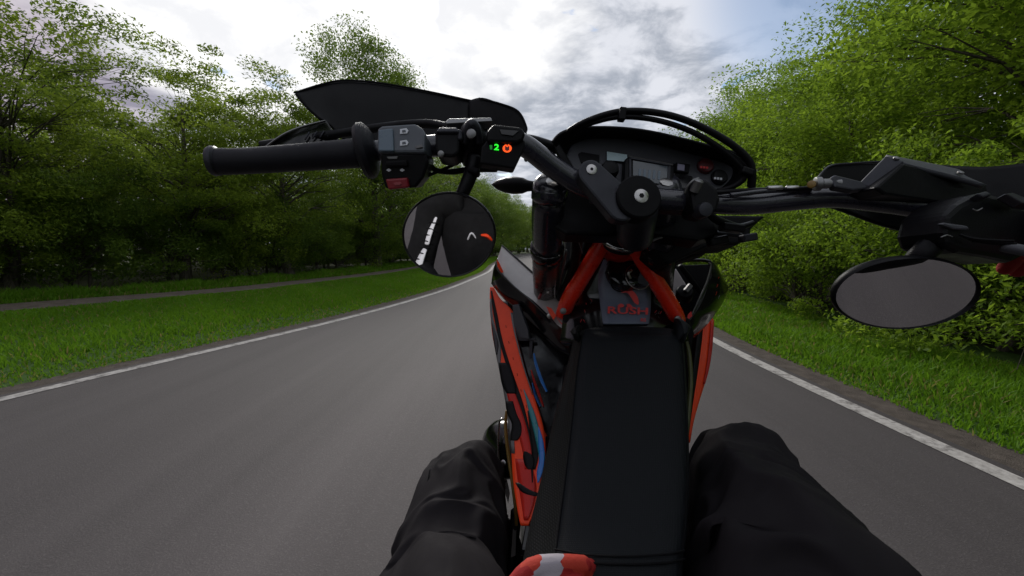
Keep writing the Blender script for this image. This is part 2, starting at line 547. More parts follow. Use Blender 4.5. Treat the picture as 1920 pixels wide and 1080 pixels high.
def make_plant(seed, height, rad, base, n_clusters, leaves_per, leaf, spread, mat, layered=0.0, trunk_r=0.16, stems=1):
    """trunk mesh with limbs and a crown of leaves clustered at the twig ends"""
    r = np.random.default_rng(seed)
    tb = MBn()
    crown_c = np.array([0, 0, (height + base) / 2]); half = (height - base) / 2
    # lobed, uneven crown outline
    lob = r.normal(0, 1, (14, 3)); lob[:, 2] *= 0.7; lob /= np.linalg.norm(lob, axis=1)[:, None]
    amp = r.uniform(-0.30, 0.32, 14)
    cl = []
    while len(cl) < n_clusters:
        d = r.normal(0, 1, 3); d /= np.linalg.norm(d)
        rr = r.random() ** 0.42
        s = 1 + (amp * np.clip((lob @ d - 0.55) / 0.45, 0, 1)).sum()
        p = d * rr * s
        p = np.array([p[0] * rad, p[1] * rad, p[2] * half])
        if layered: p[2] = p[2] * (1 - layered) + layered * np.round(p[2] / (half * 0.34)) * half * 0.34
        q = crown_c + p
        if q[2] < base * 0.8 + 0.05: continue
        cl.append(q)
    cl = np.array(cl)
    top = height * 0.72
    sway = r.normal(0, 0.12, (8, 2)).cumsum(0) * 0.5
    for s_ in range(stems):
        off = r.normal(0, 0.12 * (stems > 1), 2) * rad
        tp = [np.array([off[0] + sway[i_, 0] * (i_ > 0), off[1] + sway[i_, 1] * (i_ > 0), top * i_ / 7.0]) for i_ in range(8)]
        tr = [trunk_r * (1.35 if i_ == 0 else 1.0) * (1 - 0.75 * i_ / 7.0) for i_ in range(8)]
        tb.path(tp, tr, 9)
    # limbs to a part of the clusters
    sel = r.choice(n_clusters, min(n_clusters, 60), replace=False)
    for q in cl[sel]:
        t0 = np.clip((q[2] - np.hypot(q[0], q[1]) * 0.55) / top, 0.12, 0.97)
        i_ = int(t0 * 7); f = t0 * 7 - i_; i_ = min(i_, 6)
        st = tp[i_] * (1 - f) + tp[i_ + 1] * f
        mid = st * 0.5 + q * 0.5 + np.array([0, 0, 0.12 * np.linalg.norm(q - st)]) + r.normal(0, 0.08, 3)
        r0 = trunk_r * 0.36 * (1.1 - t0)
        tb.path([st, mid, q], [r0, r0 * 0.55, 0.006], 5)
        for _ in range(2):
            q2 = q + r.normal(0, spread * 0.9, 3)
            tb.path([mid, (mid + q2) / 2 + r.normal(0, .05, 3), q2], [r0 * 0.4, r0 * 0.25, 0.004], 4)
    # leaves
    n = n_clusters * leaves_per
    ci = np.repeat(np.arange(n_clusters), leaves_per)
    csz = r.uniform(0.6, 1.35, n_clusters) * spread
    off = r.normal(0, 1, (n, 3)); off *= (np.minimum(np.linalg.norm(off, axis=1), 1.9) / np.linalg.norm(off, axis=1))[:, None]
    off = off * csz[ci][:, None] * np.array([1, 1, 0.62 if not layered else 0.4])
    c = cl[ci] + off
    c[:, 2] = np.maximum(c[:, 2], 0.04)
    nrm = r.normal(0, 1, (n, 3)); nrm[:, 2] = np.abs(nrm[:, 2]) + 0.5; nrm /= np.linalg.norm(nrm, axis=1)[:, None]
    a = np.cross(nrm, r.normal(0, 1, (n, 3))); a /= np.linalg.norm(a, axis=1)[:, None] + 1e-9
    b = np.cross(nrm, a)
    L = leaf * r.uniform(0.6, 1.35, n)[:, None]
    fold = nrm * L * 0.12
    v0 = c - a * L; v1 = c + b * L * 0.42 + fold; v2 = c + a * L; v3 = c - b * L * 0.42 + fold
    V = np.stack([v0, v1, v2, v3], 1).reshape(-1, 3)
    F = np.arange(n * 4).reshape(-1, 4)
    ctint = r.uniform(0.0, 0.55, n_clusters)
    tint = np.clip(ctint[ci] + r.normal(0.12, 0.14, n), 0, 1)
    crown = mesh_np('crown', V, F, mat, {'tint': ('FACE', tint)})
    return tb.mesh('trunk', M_bark), crown


def proto_tree(name, *args, **kw):
    t_me, c_me = make_plant(*args, **kw)
    return name, t_me, c_me


TREES = {
    'locust': [proto_tree('locust_tree', 100 + k, 8.0, 3.0, 1.5, 170, 170, 0.055, 0.30, M_leaf_olive, layered=0.35, trunk_r=0.15) for k in range(3)],
    'tall': [proto_tree('ash_tree', 200 + k, 12.0, 3.4, 2.0, 270, 170, 0.070, 0.46, M_leaf_dark, trunk_r=0.22) for k in range(2)],
    'fresh': [proto_tree('maple_tree', 300 + k, 9.0, 3.2, 1.2, 220, 210, 0.058, 0.34, M_leaf_fresh, trunk_r=0.17) for k in range(3)],
}
BUSH = {
    'dark': [proto_tree('hedge_bush', 400 + k, 2.6, 1.7, 0.1, 100, 220, 0.038, 0.20, M_leaf_dark, trunk_r=0.04, stems=3) for k in range(3)],
    'olive': [proto_tree('hedge_bush', 450 + k, 2.6, 1.7, 0.1, 100, 220, 0.038, 0.20, M_leaf_olive, trunk_r=0.04, stems=3) for k in range(2)],
    'fresh': [proto_tree('verge_bush', 500 + k, 2.4, 1.6, 0.1, 100, 260, 0.034, 0.19, M_leaf_fresh, trunk_r=0.04, stems=3) for k in range(3)],
}


def plant(kind, var, x, y, sc, label, cat, group, rz=None, sz=None):
    pool = TREES.get(kind[0]) if kind[1] == 't' else BUSH.get(kind[0])
    name, tm, cm = pool[var % len(pool)]
    r = random.Random(int(x * 131 + y * 977))
    root = empty(name, (x, y, -0.02), r.random() * 6.28 if rz is None else rz)
    root.scale = (sc, sc, sc if sz is None else sz)
    link('trunk', tm, root); link('crown', cm, root)
    tag(root, label, cat, group)
    return root


FL = lambda y: float(np.interp(y, [-60, 3, 6, 11, 17, 27, 40, 60, 85, 110, 132], [-15, -14.5, -14, -12.6, -10.2, -8.9, -7.4, -5.0, -2.6, 1.8, 6.5]))
FR = lambda y: float(np.interp(y, [-60, 1, 3, 5, 8, 12, 20, 35, 60, 85, 110, 132], [6.4, 5.8, 5.2, 4.9, 4.6, 5.6, 7.0, 8.2, 8.8, 10.5, 15, 20]))

ORD = ['first', 'second', 'third', 'fourth', 'fifth', 'sixth', 'seventh', 'eighth', 'ninth', 'tenth', 'eleventh', 'twelfth',
       'thirteenth', 'fourteenth', 'fifteenth', 'sixteenth', 'seventeenth', 'eighteenth', 'nineteenth', 'twentieth']
# left roadside: loose olive trees, one tall ash, then the far row
left_trees = [  # kind, variant, x offset behind the hedge line, y, scale, sz
    ('locust', 0, -0.8, 7.0, 0.95, 0.80), ('locust', 1, -0.4, 11.0, 1.05, 1.02), ('locust', 2, -0.2, 14.8, 1.0, 1.02),
    ('locust', 1, G(545, 520)[0] - FL(G(545, 520)[1]), G(545, 520)[1], 1.15, 1.05), ('tall', 0, 1.3, 25.0, 1.05, 1.15), ('locust', 0, 0.2, 30.0, 1.2, 1.25),
    ('tall', 1, 0.2, 37.0, 0.95, 0.90), ('tall', 0, 0.0, 46.0, 1.0, 0.95), ('tall', 1, 0.0, 55.0, 1.1, 0.98), ('tall', 0, 0.4, 63.0, 1.1, 0.95),
    ('tall', 1, 0.6, 72.0, 1.15, 1.0), ('tall', 0, 0.8, 82.0, 1.2, 1.05), ('tall', 1, 1.0, 92.0, 1.2, 1.05), ('tall', 0, 1.0, 103.0, 1.25, 1.05), ('tall', 1, 1.2, 116.0, 1.3, 1.05), ('tall', 0, 1.5, 128.0, 1.3, 1.1)]
for n, (k, v, dx, y, sc, sz) in enumerate(left_trees):
    desc = {'locust': 'loose airy olive green tree', 'tall': 'dense dark tall tree'}[k]
    plant((k, 't'), v, FL(y) + dx, y, sc,
          f'{desc}, {ORD[n]} from the camera in the row behind the left path', 'tree', 'trees in the row left of the road', sz=sz)
# second row left, filling the gaps
for n, (x, y, sc) in enumerate([(-19, 6, 1.05), (-17.5, 11, 1.1), (-16.5, 16, 1.1), (-14.5, 21, 1.1), (-14, 27, 1.1), (-13, 34, 1.1), (-12, 44, 1.1), (-10, 58, 1.1), (-8, 76, 1.2)]):
    plant(('locust' if n < 4 else 'tall', 't'), n, x, y, sc * (1 if n < 4 else 0.8),
          f'shaded tree of the back row left of the road, {ORD[n]} from the camera', 'tree', 'trees in the back row on the left', sz=sc * (0.9 if n < 4 else 0.7))
# right roadside
right_trees = [(0, 3.2, 3.0, 1.0, 1.0), (1, 3.3, 6.4, 1.0, 0.98), (2, 2.6, 10.2, 0.85, 0.64), (0, 3.1, 14.5, 0.98, 0.84), (1, 3.8, 19.5, 1.0, 0.92),
               (2, 3.6, 25.5, 1.05, 0.86), (0, 1.8, 33, 1.1, 0.92), (1, 1.8, 42, 1.1, 0.95), (2, 1.8, 53, 1.15, 1.0), (0, 1.8, 66, 1.2, 1.0), (1, 1.5, 82, 1.2, 1.1), (2, 0, 100, 1.2, 1.1), (1, 0, 118, 1.2, 1.1)]
for n, (v, dx, y, sc, sz) in enumerate(right_trees):
    plant(('fresh', 't'), v, FR(y) + dx, y, sc,
          f'fresh green broadleaf tree right of the road, {ORD[n]} from the camera', 'tree', 'trees in the row right of the road', sz=sz)
for n, (x, y, sc) in enumerate([(12, 5, 1.1), (12.5, 10.5, 1.15), (13.5, 16, 1.15), (14.5, 23, 1.1), (15.5, 32, 1.1), (17, 44, 1.2), (18, 60, 1.2)]):
    plant(('fresh', 't'), n + 1, x, y, sc,
          f'tall green tree of the back row on the right, {ORD[n]} from the camera', 'tree', 'trees in the back row on the right', sz=sc * 1.05)
# behind the camera, seen only in the mirrors
for n, (x, y) in enumerate([(-14, -3), (-15, -12), (-14, -22), (-15, -34), (-14, -48)]):
    plant(('locust', 't'), n, x, y, 1.1, f'olive green tree behind the rider across the road, {ORD[n]} back from the rider', 'tree', 'trees behind the rider on the left')
for n, (x, y) in enumerate([(8, -3), (9, -12), (8.5, -22), (9, -34), (8.6, -48)]):
    plant(('fresh', 't'), n, x, y, 1.1, f'green tree behind the rider beside the right verge, {ORD[n]} back from the rider', 'tree', 'trees behind the rider on the right')
# hedges
yl = [4, 6.2, 8.3, 10.3, 12.2, 14.2, 16.2, 18.4, 20.8, 23.4, 26.2, 29.5, 33, 37.5, 43, 50, 59, 70, 84, 98]
for n, y in enumerate(yl):
    r = random.Random(n + 40)
    k = ('olive', 'dark', 'dark')[n % 3]
    plant((k, 'b'), n, FL(y) + r.uniform(-0.5, 0.4), y, r.uniform(1.0, 1.3) * (1 + 0.02 * max(0, y - 10)),
          f'{"dark" if k == "dark" else "lighter green"} leafy bush of the left hedge, {ORD[n]} from the camera', 'bush', 'bushes of the hedge left of the road', sz=r.uniform(1.15, 1.7))
yr = [1.2, 3.0, 4.7, 6.4, 8.1, 10.0, 12.0, 14.2, 16.6, 19.2, 22, 25.2, 29, 33.5, 39, 46, 55, 66, 80]
for n, y in enumerate(yr):
    r = random.Random(n + 90)
    plant(('fresh', 'b'), n, FR(y) + 0.75 + r.uniform(-0.1, 0.4), y, r.uniform(0.8, 1.05) * (1 + 0.02 * max(0, y - 10)),
          f'bright green bush overhanging the right verge, {ORD[n]} from the camera', 'bush', 'bushes along the right verge', sz=r.uniform(0.9, 1.3))


# woodland far behind both rows: one mass nobody could count
def woodland(name, line, side, seed, mat, n=110000, label=''):
    r = np.random.default_rng(seed)
    Y = r.uniform(-10, 150, n)
    t = r.random(n) ** 1.3
    X = np.array([line(y) for y in Y]) + side * (7.5 + 9 * t)
    top = 5.2 + 1.4 * np.sin(Y * 0.33 + seed) + 0.9 * np.sin(Y * 0.9) + 1.5 * t
    Z = r.random(n) ** 0.8 * top
    c = np.stack([X, Y, Z], -1) + r.normal(0, 0.2, (n, 3)); c[:, 2] = np.abs(c[:, 2])
    nrm = r.normal(0, 1, (n, 3)); nrm[:, 2] = np.abs(nrm[:, 2]); nrm /= np.linalg.norm(nrm, axis=1)[:, None]
    a = np.cross(nrm, r.normal(0, 1, (n, 3))); a /= np.linalg.norm(a, axis=1)[:, None]
    b = np.cross(nrm, a)
    L = 0.20 * r.uniform(0.6, 1.5, n)[:, None]
    V = np.stack([c - a * L, c + b * L * .5, c + a * L, c - b * L * .5], 1).reshape(-1, 3)
    blot = 0.35 + 0.3 * np.sin(X * 1.1 + Z) * np.sin(Y * 0.8 + 2)
    me = mesh_np(name, V, np.arange(n * 4).reshape(-1, 4), mat, {'tint': ('FACE', np.clip(blot + r.normal(0, .12, n), 0, 1))})
    o = link(name, me)
    return tag(o, label, 'woodland', None, 'stuff')


woodland('woodland', FL, -1, 31, M_leaf_dark, label='dark wood filling the background behind the left trees')
woodland('woodland', FR, 1, 32, M_leaf_fresh, label='green wood filling the background behind the right trees')

# trees closing the view where the road bends out of sight
for n, (x, y, sc) in enumerate([(-10, 138, 1.2), (-3, 146, 1.3), (4, 150, 1.2), (11, 146, 1.25), (19, 142, 1.3), (27, 138, 1.2)]):
    plant(('tall', 't'), n, x, y, sc * 1.1, f'dark tree beyond the far bend of the road, {ORD[n]} from the left', 'tree', 'trees beyond the bend', sz=sc * 0.85)
for n, (x, y) in enumerate([(-6, 132), (-1, 136), (3, 140), (7, 141), (16, 140), (22, 136)]):
    plant(('dark', 'b'), n, x, y, 2.6, f'low dark bush beyond the far bend of the road, {ORD[n]} from the left', 'bush', 'bushes beyond the bend', sz=1.8)
# ------------------------------------------------------------------ solid part builders
def cr(pts, n=6):
    """Catmull-Rom through tuples of any length"""
    A = [np.array(p, float) for p in pts]
    if len(A) < 3:
        return [A[0] * (1 - t) + A[-1] * t for t in np.linspace(0, 1, n + 1)]
    out = []
    for i in range(len(A) - 1):
        p0 = A[max(i - 1, 0)]; p1 = A[i]; p2 = A[i + 1]; p3 = A[min(i + 2, len(A) - 1)]
        for q in range(n):
            t = q / n
            out.append(0.5 * ((2 * p1) + (-p0 + p2) * t + (2 * p0 - 5 * p1 + 4 * p2 - p3) * t * t + (-p0 + 3 * p1 - 3 * p2 + p3) * t ** 3))
    out.append(A[-1])
    return out


def mk(name, V, F, mat, parent, smooth=True, sharp=40):
    """one mesh object whose origin is the middle of its points; V in world space"""
    V = np.array([tuple(v) for v in V], float)
    c = (V.min(0) + V.max(0)) / 2
    me = bpy.data.meshes.new(name)
    me.from_pydata([tuple(v) for v in V - c], [], [tuple(int(q) for q in f) for f in F])
    me.materials.append(mat)
    me.update()
    if smooth:
        me.polygons.foreach_set('use_smooth', np.ones(len(me.polygons), dtype=bool))
    me.validate()
    o = bpy.data.objects.new(name, me)
    C.objects.link(o)
    off = Vector(c)
    q = parent
    while q is not None:
        off = off - q.location
        q = q.parent
    o.parent = parent
    o.location = off
    if smooth and sharp:
        me.set_sharp_from_angle(angle=R(sharp))
    return o


def bevel(o, w, seg=2):
    m = o.modifiers.new('bevel', 'BEVEL'); m.width = w; m.segments = seg; m.limit_method = 'ANGLE'; m.angle_limit = R(35)
    m.harden_normals = False
    return o


def solid(o, t, off=-1):
    m = o.modifiers.new('solid', 'SOLIDIFY'); m.thickness = t; m.offset = off
    return o


def frames(pts):
    n = len(pts); T = []
    for i in range(n):
        a = pts[max(i - 1, 0)]; b = pts[min(i + 1, n - 1)]
        T.append((b - a).normalized())
    u = T[0].cross(Vector((0, 0, 1)))
    if u.length < 0.1: u = T[0].cross(Vector((1, 0, 0)))
    u.normalize(); out = []
    for t in T:
        u = (u - t * u.dot(t)).normalized()
        out.append((t, u, t.cross(u)))
    return out


def tube(name, ctrl, mat, parent, seg=14, n=6, smooth=True, disp=None, flat=1.0, round_end=0.25):
    """ctrl: list of (Vector, radius)"""
    A = cr([(*c, r) for c, r in ctrl], n) if n > 1 else [np.array((*c, r), float) for c, r in ctrl]
    pts = [Vector(a[:3]) for a in A]; rad = [float(a[3]) for a in A]
    if round_end:
        d0 = (pts[0] - pts[1]).normalized(); d1 = (pts[-1] - pts[-2]).normalized()
        pts = [pts[0] + d0 * rad[0] * round_end] + pts + [pts[-1] + d1 * rad[-1] * round_end]
        rad = [rad[0] * (1 - round_end)] + rad + [rad[-1] * (1 - round_end)]
    fr = frames(pts)
    V = []; F = []
    for i, (p, r) in enumerate(zip(pts, rad)):
        t, u, w = fr[i]
        for k in range(seg):
            th = 2 * PI * k / seg
            d = u * math.cos(th) + w * math.sin(th) * flat
            rr = r if disp is None else r + disp(p + d * r, d, i / len(pts), th)
            V.append(p + d * rr)
    for i in range(len(pts) - 1):
        for k in range(seg):
            a = i * seg + k; b = i * seg + (k + 1) % seg
            F.append((a, b, b + seg, a + seg))
    F.append(tuple(range(seg - 1, -1, -1)))
    m = (len(pts) - 1) * seg
    F.append(tuple(range(m, m + seg)))
    return mk(name, V, F, mat, parent, smooth, 50)


def tpx(name, ctrl, mat, parent, **kw):
    """tube from (px, py, d, radius in metres)"""
    return tube(name, [(P(a, b, c), r) for a, b, c, r in ctrl], mat, parent, **kw)


def lathe(name, c, axis, prof, mat, parent, seg=28, sx=1.0):
    """prof: list of (height along axis, radius)"""
    axis = axis.normalized()
    u = axis.cross(Vector((0, 0, 1)))
    if u.length < 0.1: u = axis.cross(Vector((1, 0, 0)))
    u.normalize(); w = axis.cross(u)
    V = []; F = []
    for h, r in prof:
        for k in range(seg):
            th = 2 * PI * k / seg
            V.append(c + axis * h + (u * math.cos(th) * sx + w * math.sin(th)) * max(r, 1e-5))
    for i in range(len(prof) - 1):
        for k in range(seg):
            a = i * seg + k; b = i * seg + (k + 1) % seg
            F.append((a, b, b + seg, a + seg))
    F.append(tuple(range(seg - 1, -1, -1))); m = (len(prof) - 1) * seg
    F.append(tuple(range(m, m + seg)))
    return mk(name, V, F, mat, parent, True, 35)


TOCAM = CV(0, 0, -1)


def on_plane(px, py, p0, n):
    o = cam.location
    d = P(px, py, 1.0) - o
    t = (p0 - o).dot(n) / d.dot(n)
    return o + d * t


def pl(px, py, d, yaw=0.0, pitch=0.0):
    """plane through a picture point, facing the rider, turned by yaw (to the right) and pitch (up) in degrees"""
    a, b = R(yaw), R(pitch)
    n = CV(math.sin(a) * math.cos(b), math.sin(b), -math.cos(a) * math.cos(b)).normalized()
    return P(px, py, d), n


def plate(name, outline, plane, thick, mat, parent, bev=0.0015, smooth_n=0, lift=0.0, taper=0.0):
    p0, n = plane
    p0 = p0 + n * lift
    if smooth_n:
        outline = [tuple(a) for a in cr(list(outline) + [outline[0]], smooth_n)[:-1]]
    ar = sum(outline[i][0] * outline[(i + 1) % len(outline)][1] - outline[(i + 1) % len(outline)][0] * outline[i][1] for i in range(len(outline)))
    if ar > 0: outline = outline[::-1]
    f = [on_plane(x, y, p0, n) for x, y in outline]
    c = sum(f, Vector()) / len(f)
    bk = [(v + (v - c) * taper) - n * thick for v in f]
    k = len(f)
    V = f + bk
    F = [tuple(range(k)), tuple(range(2 * k - 1, k - 1, -1))]
    for i in range(k):
        j = (i + 1) % k
        F.append((i, i + k, j + k, j))
    o = mk(name, V, F, mat, parent, bool(smooth_n), 35)
    if bev: bevel(o, bev, 2)
    return o


def ell(cx, cy, rx, ry, n=28, rot=0.0, a0=0, a1=360):
    out = []
    full = (a1 - a0) >= 360
    for i in range(n):
        t = R(a0 + (a1 - a0) * i / (n if full else n - 1))
        x, y = rx * math.cos(t), ry * math.sin(t)
        c, s = math.cos(R(rot)), math.sin(R(rot))
        out.append((cx + x * c - y * s, cy + x * s + y * c))
    return out


def sheet(name, rows, mat, parent, nu=3, nv=4, thick=0.004, bev=0.0, smooth=True):
    """rows: list of rows, each a list of (px, py, d); smoothed both ways, given a thickness away from the rider"""
    R1 = [cr(r, nv) for r in rows]
    cols = []
    for j in range(len(R1[0])):
        cols.append(cr([r[j] for r in R1], nu))
    nr, nc = len(cols[0]), len(cols)
    V = [P(*cols[j][i]) for i in range(nr) for j in range(nc)]
    F = []
    for i in range(nr - 1):
        for j in range(nc - 1):
            a = i * nc + j
            F.append((a, a + nc, a + nc + 1, a + 1))
    o = mk(name, V, F, mat, parent, smooth, 60)
    # face the rider
    if sum((p.normal.dot(TOCAM) for p in o.data.polygons)) < 0:
        o.data.flip_normals()
    if thick: solid(o, thick)
    return o


def panel(name, rows, D, mat, parent, cols=7, nv=4, thick=0.003, off=0.0):
    """rows: (y, xl, xr); D(px, py) gives the depth"""
    rr = cr(rows, nv)
    g = [[(xl + (xr - xl) * j / cols, y, D(xl + (xr - xl) * j / cols, y) - off) for j in range(cols + 1)] for y, xl, xr in rr]
    nc = cols + 1
    V = [P(*q) for r in g for q in r]
    F = []
    for i in range(len(g) - 1):
        for j in range(cols):
            a = i * nc + j
            F.append((a, a + nc, a + nc + 1, a + 1))
    o = mk(name, V, F, mat, parent, True, 60)
    if sum((p.normal.dot(TOCAM) for p in o.data.polygons)) < 0:
        o.data.flip_normals()
    if thick: solid(o, thick)
    return o


def box(name, px, py, d, sx, sy, sz, mat, parent, yaw=0, pitch=0, roll=0, bev=0.002):
    """box centred at the point; sx, sy in photograph pixels at that depth, sz in metres"""
    p0, n = pl(px, py, d, yaw, pitch)
    r_ = CV(math.cos(R(roll)), -math.sin(R(roll)), 0)
    u = (r_ - n * r_.dot(n)).normalized(); w = n.cross(u)
    k = d / FPX / 2
    V = []
    for c in (-1, 1):
        for a, b in ((-1, -1), (1, -1), (1, 1), (-1, 1)):
            V.append(p0 + u * a * sx * k + w * b * sy * k + n * c * sz / 2)
    F = [(3, 2, 1, 0), (4, 5, 6, 7), (0, 1, 5, 4), (1, 2, 6, 5), (2, 3, 7, 6), (3, 0, 4, 7)]
    o = mk(name, V, F, mat, parent, False)
    return bevel(o, bev) if bev else o


def text_mesh(name, body, px, py, d, height_px, mat, parent, yaw=0, pitch=0, roll=0, depth=0.0004, lift=0.001, sx=1.0):
    cu = bpy.data.curves.new(name, 'FONT')
    cu.body = body; cu.size = 1.0; cu.extrude = 0.02; cu.align_x = 'CENTER'; cu.align_y = 'CENTER'
    cu.resolution_u = 3; cu.offset = 0.022
    tmp = bpy.data.objects.new(name, cu)
    C.objects.link(tmp)
    bpy.context.view_layer.update()
    me = bpy.data.meshes.new_from_object(tmp.evaluated_get(bpy.context.evaluated_depsgraph_get()))
    C.objects.unlink(tmp); bpy.data.objects.remove(tmp); bpy.data.curves.remove(cu)
    p0, n = pl(px, py, d, yaw, pitch)
    r_ = CV(math.cos(R(roll)), -math.sin(R(roll)), 0)
    u = (r_ - n * r_.dot(n)).normalized(); w = n.cross(u)
    k = height_px * d / FPX / 0.72
    V = [p0 + u * v.co.x * k * sx + w * v.co.y * k + n * (lift + v.co.z * 0.02) for v in me.vertices]
    F = [tuple(p.vertices) for p in me.polygons]
    bpy.data.meshes.remove(me)
    return mk(name, V, F, mat, parent, False)


def torus(name, c, n_, r, t, mat, parent, seg=24, k=8):
    n_ = n_.normalized(); u = n_.cross(Vector((0, 0, 1)));
    if u.length < .1: u = n_.cross(Vector((1, 0, 0)))
    u.normalize(); w = n_.cross(u)
    V = []; F = []
    for i in range(seg):
        a = 2 * PI * i / seg; d = u * math.cos(a) + w * math.sin(a)
        for j in range(k):
            b = 2 * PI * j / k
            V.append(c + d * (r + t * math.cos(b)) + n_ * t * math.sin(b))
    for i in range(seg):
        for j in range(k):
            F.append((i * k + j, ((i + 1) % seg) * k + j, ((i + 1) % seg) * k + (j + 1) % k, i * k + (j + 1) % k))
    return mk(name, V, F, mat, parent, True, 80)


# materials of the motorcycle and the rider
M_blk = simple('black_plastic', (0.0045, 0.0045, 0.0055), 0.40, spec=0.14, bump=0.25, bscale=900)
M_blk_soft = simple('matt_black_plastic', (0.006, 0.006, 0.007), 0.6, spec=0.12, bump=0.4, bscale=1200)
M_gloss = simple('gloss_black_fairing', (0.004, 0.004, 0.005), 0.14, coat=0.25, spec=0.35)
M_rub = simple('grip_rubber', (0.0075, 0.0075, 0.011), 0.48, spec=0.22, bump=0.5, bscale=1500)
M_bar = simple('anodised_bar', (0.018, 0.018, 0.027), 0.26, coat=0.45, metal=0.0, bump=0.1)
M_clamp = simple('dark_alloy', (0.026, 0.027, 0.034), 0.42, metal=0.5, bump=0.15, bscale=700)
M_steel = simple('bare_steel', (0.42, 0.41, 0.40), 0.28, metal=1.0, var=0.25)
M_dull = simple('dull_steel', (0.20, 0.20, 0.20), 0.42, metal=0.9, var=0.3)
M_fork = simple('fork_tube', (0.10, 0.094, 0.09), 0.30, metal=0.8, var=0.2)
M_greysw = simple('switch_grey', (0.070, 0.080, 0.095), 0.38, bump=0.2)
M_button = simple('button_blue_grey', (0.10, 0.14, 0.18), 0.30)
M_redbtn = simple('button_red', (0.20, 0.006, 0.014), 0.35)
M_reddark = simple('button_dark_red', (0.07, 0.004, 0.007), 0.4)
M_redmark = simple('worn_red_mark', (0.30, 0.05, 0.06), 0.5)
M_redsoft = simple('red_print', (0.75, 0.05, 0.05), 0.5)
M_white = simple('white_print', (0.62, 0.64, 0.68), 0.5)
M_frame = simple('orange_red_frame', (0.78, 0.028, 0.008), 0.24, coat=0.5, var=0.12)
M_orange = simple('orange_fairing', (0.78, 0.055, 0.010), 0.34, spec=0.25, coat=0.12, var=0.15)
M_red = simple('red_fairing', (0.45, 0.014, 0.008), 0.36, spec=0.25, coat=0.1, var=0.2)
M_blue = simple('blue_decal', (0.008, 0.15, 0.50), 0.3, coat=0.3)
M_teal = simple('teal_decal', (0.008, 0.17, 0.20), 0.3, coat=0.3)
M_pale_sheen = simple('pale_grey_sky_sheen', (0.42, 0.40, 0.39), 0.16, coat=0.6, var=0.2)  # sky reflection painted into the shroud top's base colour; plain grey on the scoop fin
M_grey = simple('smoke_grey_plastic', (0.085, 0.082, 0.082), 0.35, coat=0.2, var=0.25)
M_dash = simple('dash_grey', (0.050, 0.052, 0.062), 0.5, bump=0.3, bscale=900)
M_tankblue = simple('tank_cover_slate', (0.15, 0.175, 0.24), 0.4, bump=0.2, var=0.15)
M_lcd = simple('lcd_glass', (0.035, 0.050, 0.062), 0.18, coat=0.5)
M_lcd_lit = simple('lcd_lit', (0.45, 0.58, 0.62), 0.3)
M_lilac = simple('indicator_window', (0.22, 0.21, 0.30), 0.3)
M_green_e = simple('led_green', (0.0, 0.1, 0.0), 0.4, emit=(0.02, 1.0, 0.03), estr=0.9)
M_green_d = simple('led_green_dim', (0.0, 0.06, 0.01), 0.4, emit=(0.01, 0.35, 0.03), estr=0.3)
M_red_e = simple('led_red', (0.1, 0.01, 0.0), 0.4, emit=(1.0, 0.09, 0.01), estr=0.9)
M_yellow = simple('yellowed_hose', (0.20, 0.12, 0.02), 0.4)
M_olive = simple('olive_hose', (0.075, 0.080, 0.025), 0.45)
M_tyre = simple('tyre_rubber', (0.014, 0.014, 0.014), 0.7, bump=0.4)
M_cloth = simple('black_trouser_cloth', (0.0165, 0.0145, 0.0165), 0.8, bump=0.5, bscale=1400, var=0.15, spec=0.08)
M_jacket = simple('black_jacket_cloth', (0.007, 0.007, 0.008), 0.85, bump=0.6, bscale=900, spec=0.2)
M_skin = simple('skin', (0.42, 0.25, 0.18), 0.5)


def seat_material(name, scale, lo, hi, rot):
    m, nt, b = new_mat(name)
    tcn = nt.nodes.new('ShaderNodeTexCoord')
    mp = nt.nodes.new('ShaderNodeMapping'); mp.inputs['Rotation'].default_value = rot
    nt.links.new(tcn.outputs['Object'], mp.inputs['Vector'])
    w = nt.nodes.new('ShaderNodeTexWave'); w.inputs['Scale'].default_value = scale; w.bands_direction = 'Z'
    w.inputs['Distortion'].default_value = 0.3
    nt.links.new(mp.outputs[0], w.inputs['Vector'])
    w2 = nt.nodes.new('ShaderNodeTexWave'); w2.inputs['Scale'].default_value = scale; w2.bands_direction = 'X'
    nt.links.new(mp.outputs[0], w2.inputs['Vector'])
    mm = nt.nodes.new('ShaderNodeMath'); mm.operation = 'MULTIPLY'
    nt.links.new(w.outputs['Fac'], mm.inputs[0]); nt.links.new(w2.outputs['Fac'], mm.inputs[1])
    mx = nt.nodes.new('ShaderNodeMix'); mx.data_type = 'RGBA'
    mx.inputs[6].default_value = (*lo, 1); mx.inputs[7].default_value = (*hi, 1)
    nt.links.new(mm.outputs[0], mx.inputs[0]); nt.links.new(mx.outputs[2], b.inputs['Base Color'])
    b.inputs['Roughness'].default_value = 0.6
    b.inputs['Specular IOR Level'].default_value = 0.16
    bp = nt.nodes.new('ShaderNodeBump'); bp.inputs['Strength'].default_value = 0.35; bp.inputs['Distance'].default_value = 0.0006
    nt.links.new(mm.outputs[0], bp.inputs['Height']); nt.links.new(bp.outputs[0], b.inputs['Normal'])
    return m


M_seat = seat_material('seat_top_vinyl', 150, (0.007, 0.0085, 0.0105), (0.014, 0.016, 0.019), (0.6, 0, 0.78))
M_seat_side = seat_material('seat_side_vinyl', 110, (0.006, 0.0065, 0.007), (0.019, 0.019, 0.0195), (0.2, 0, 0.0))

M_mirror, _nt, _b = new_mat('mirror_glass')
_b.inputs['Base Color'].default_value = (0.80, 0.80, 0.82, 1); _b.inputs['Metallic'].default_value = 1.0
_b.inputs['Roughness'].default_value = 0.015
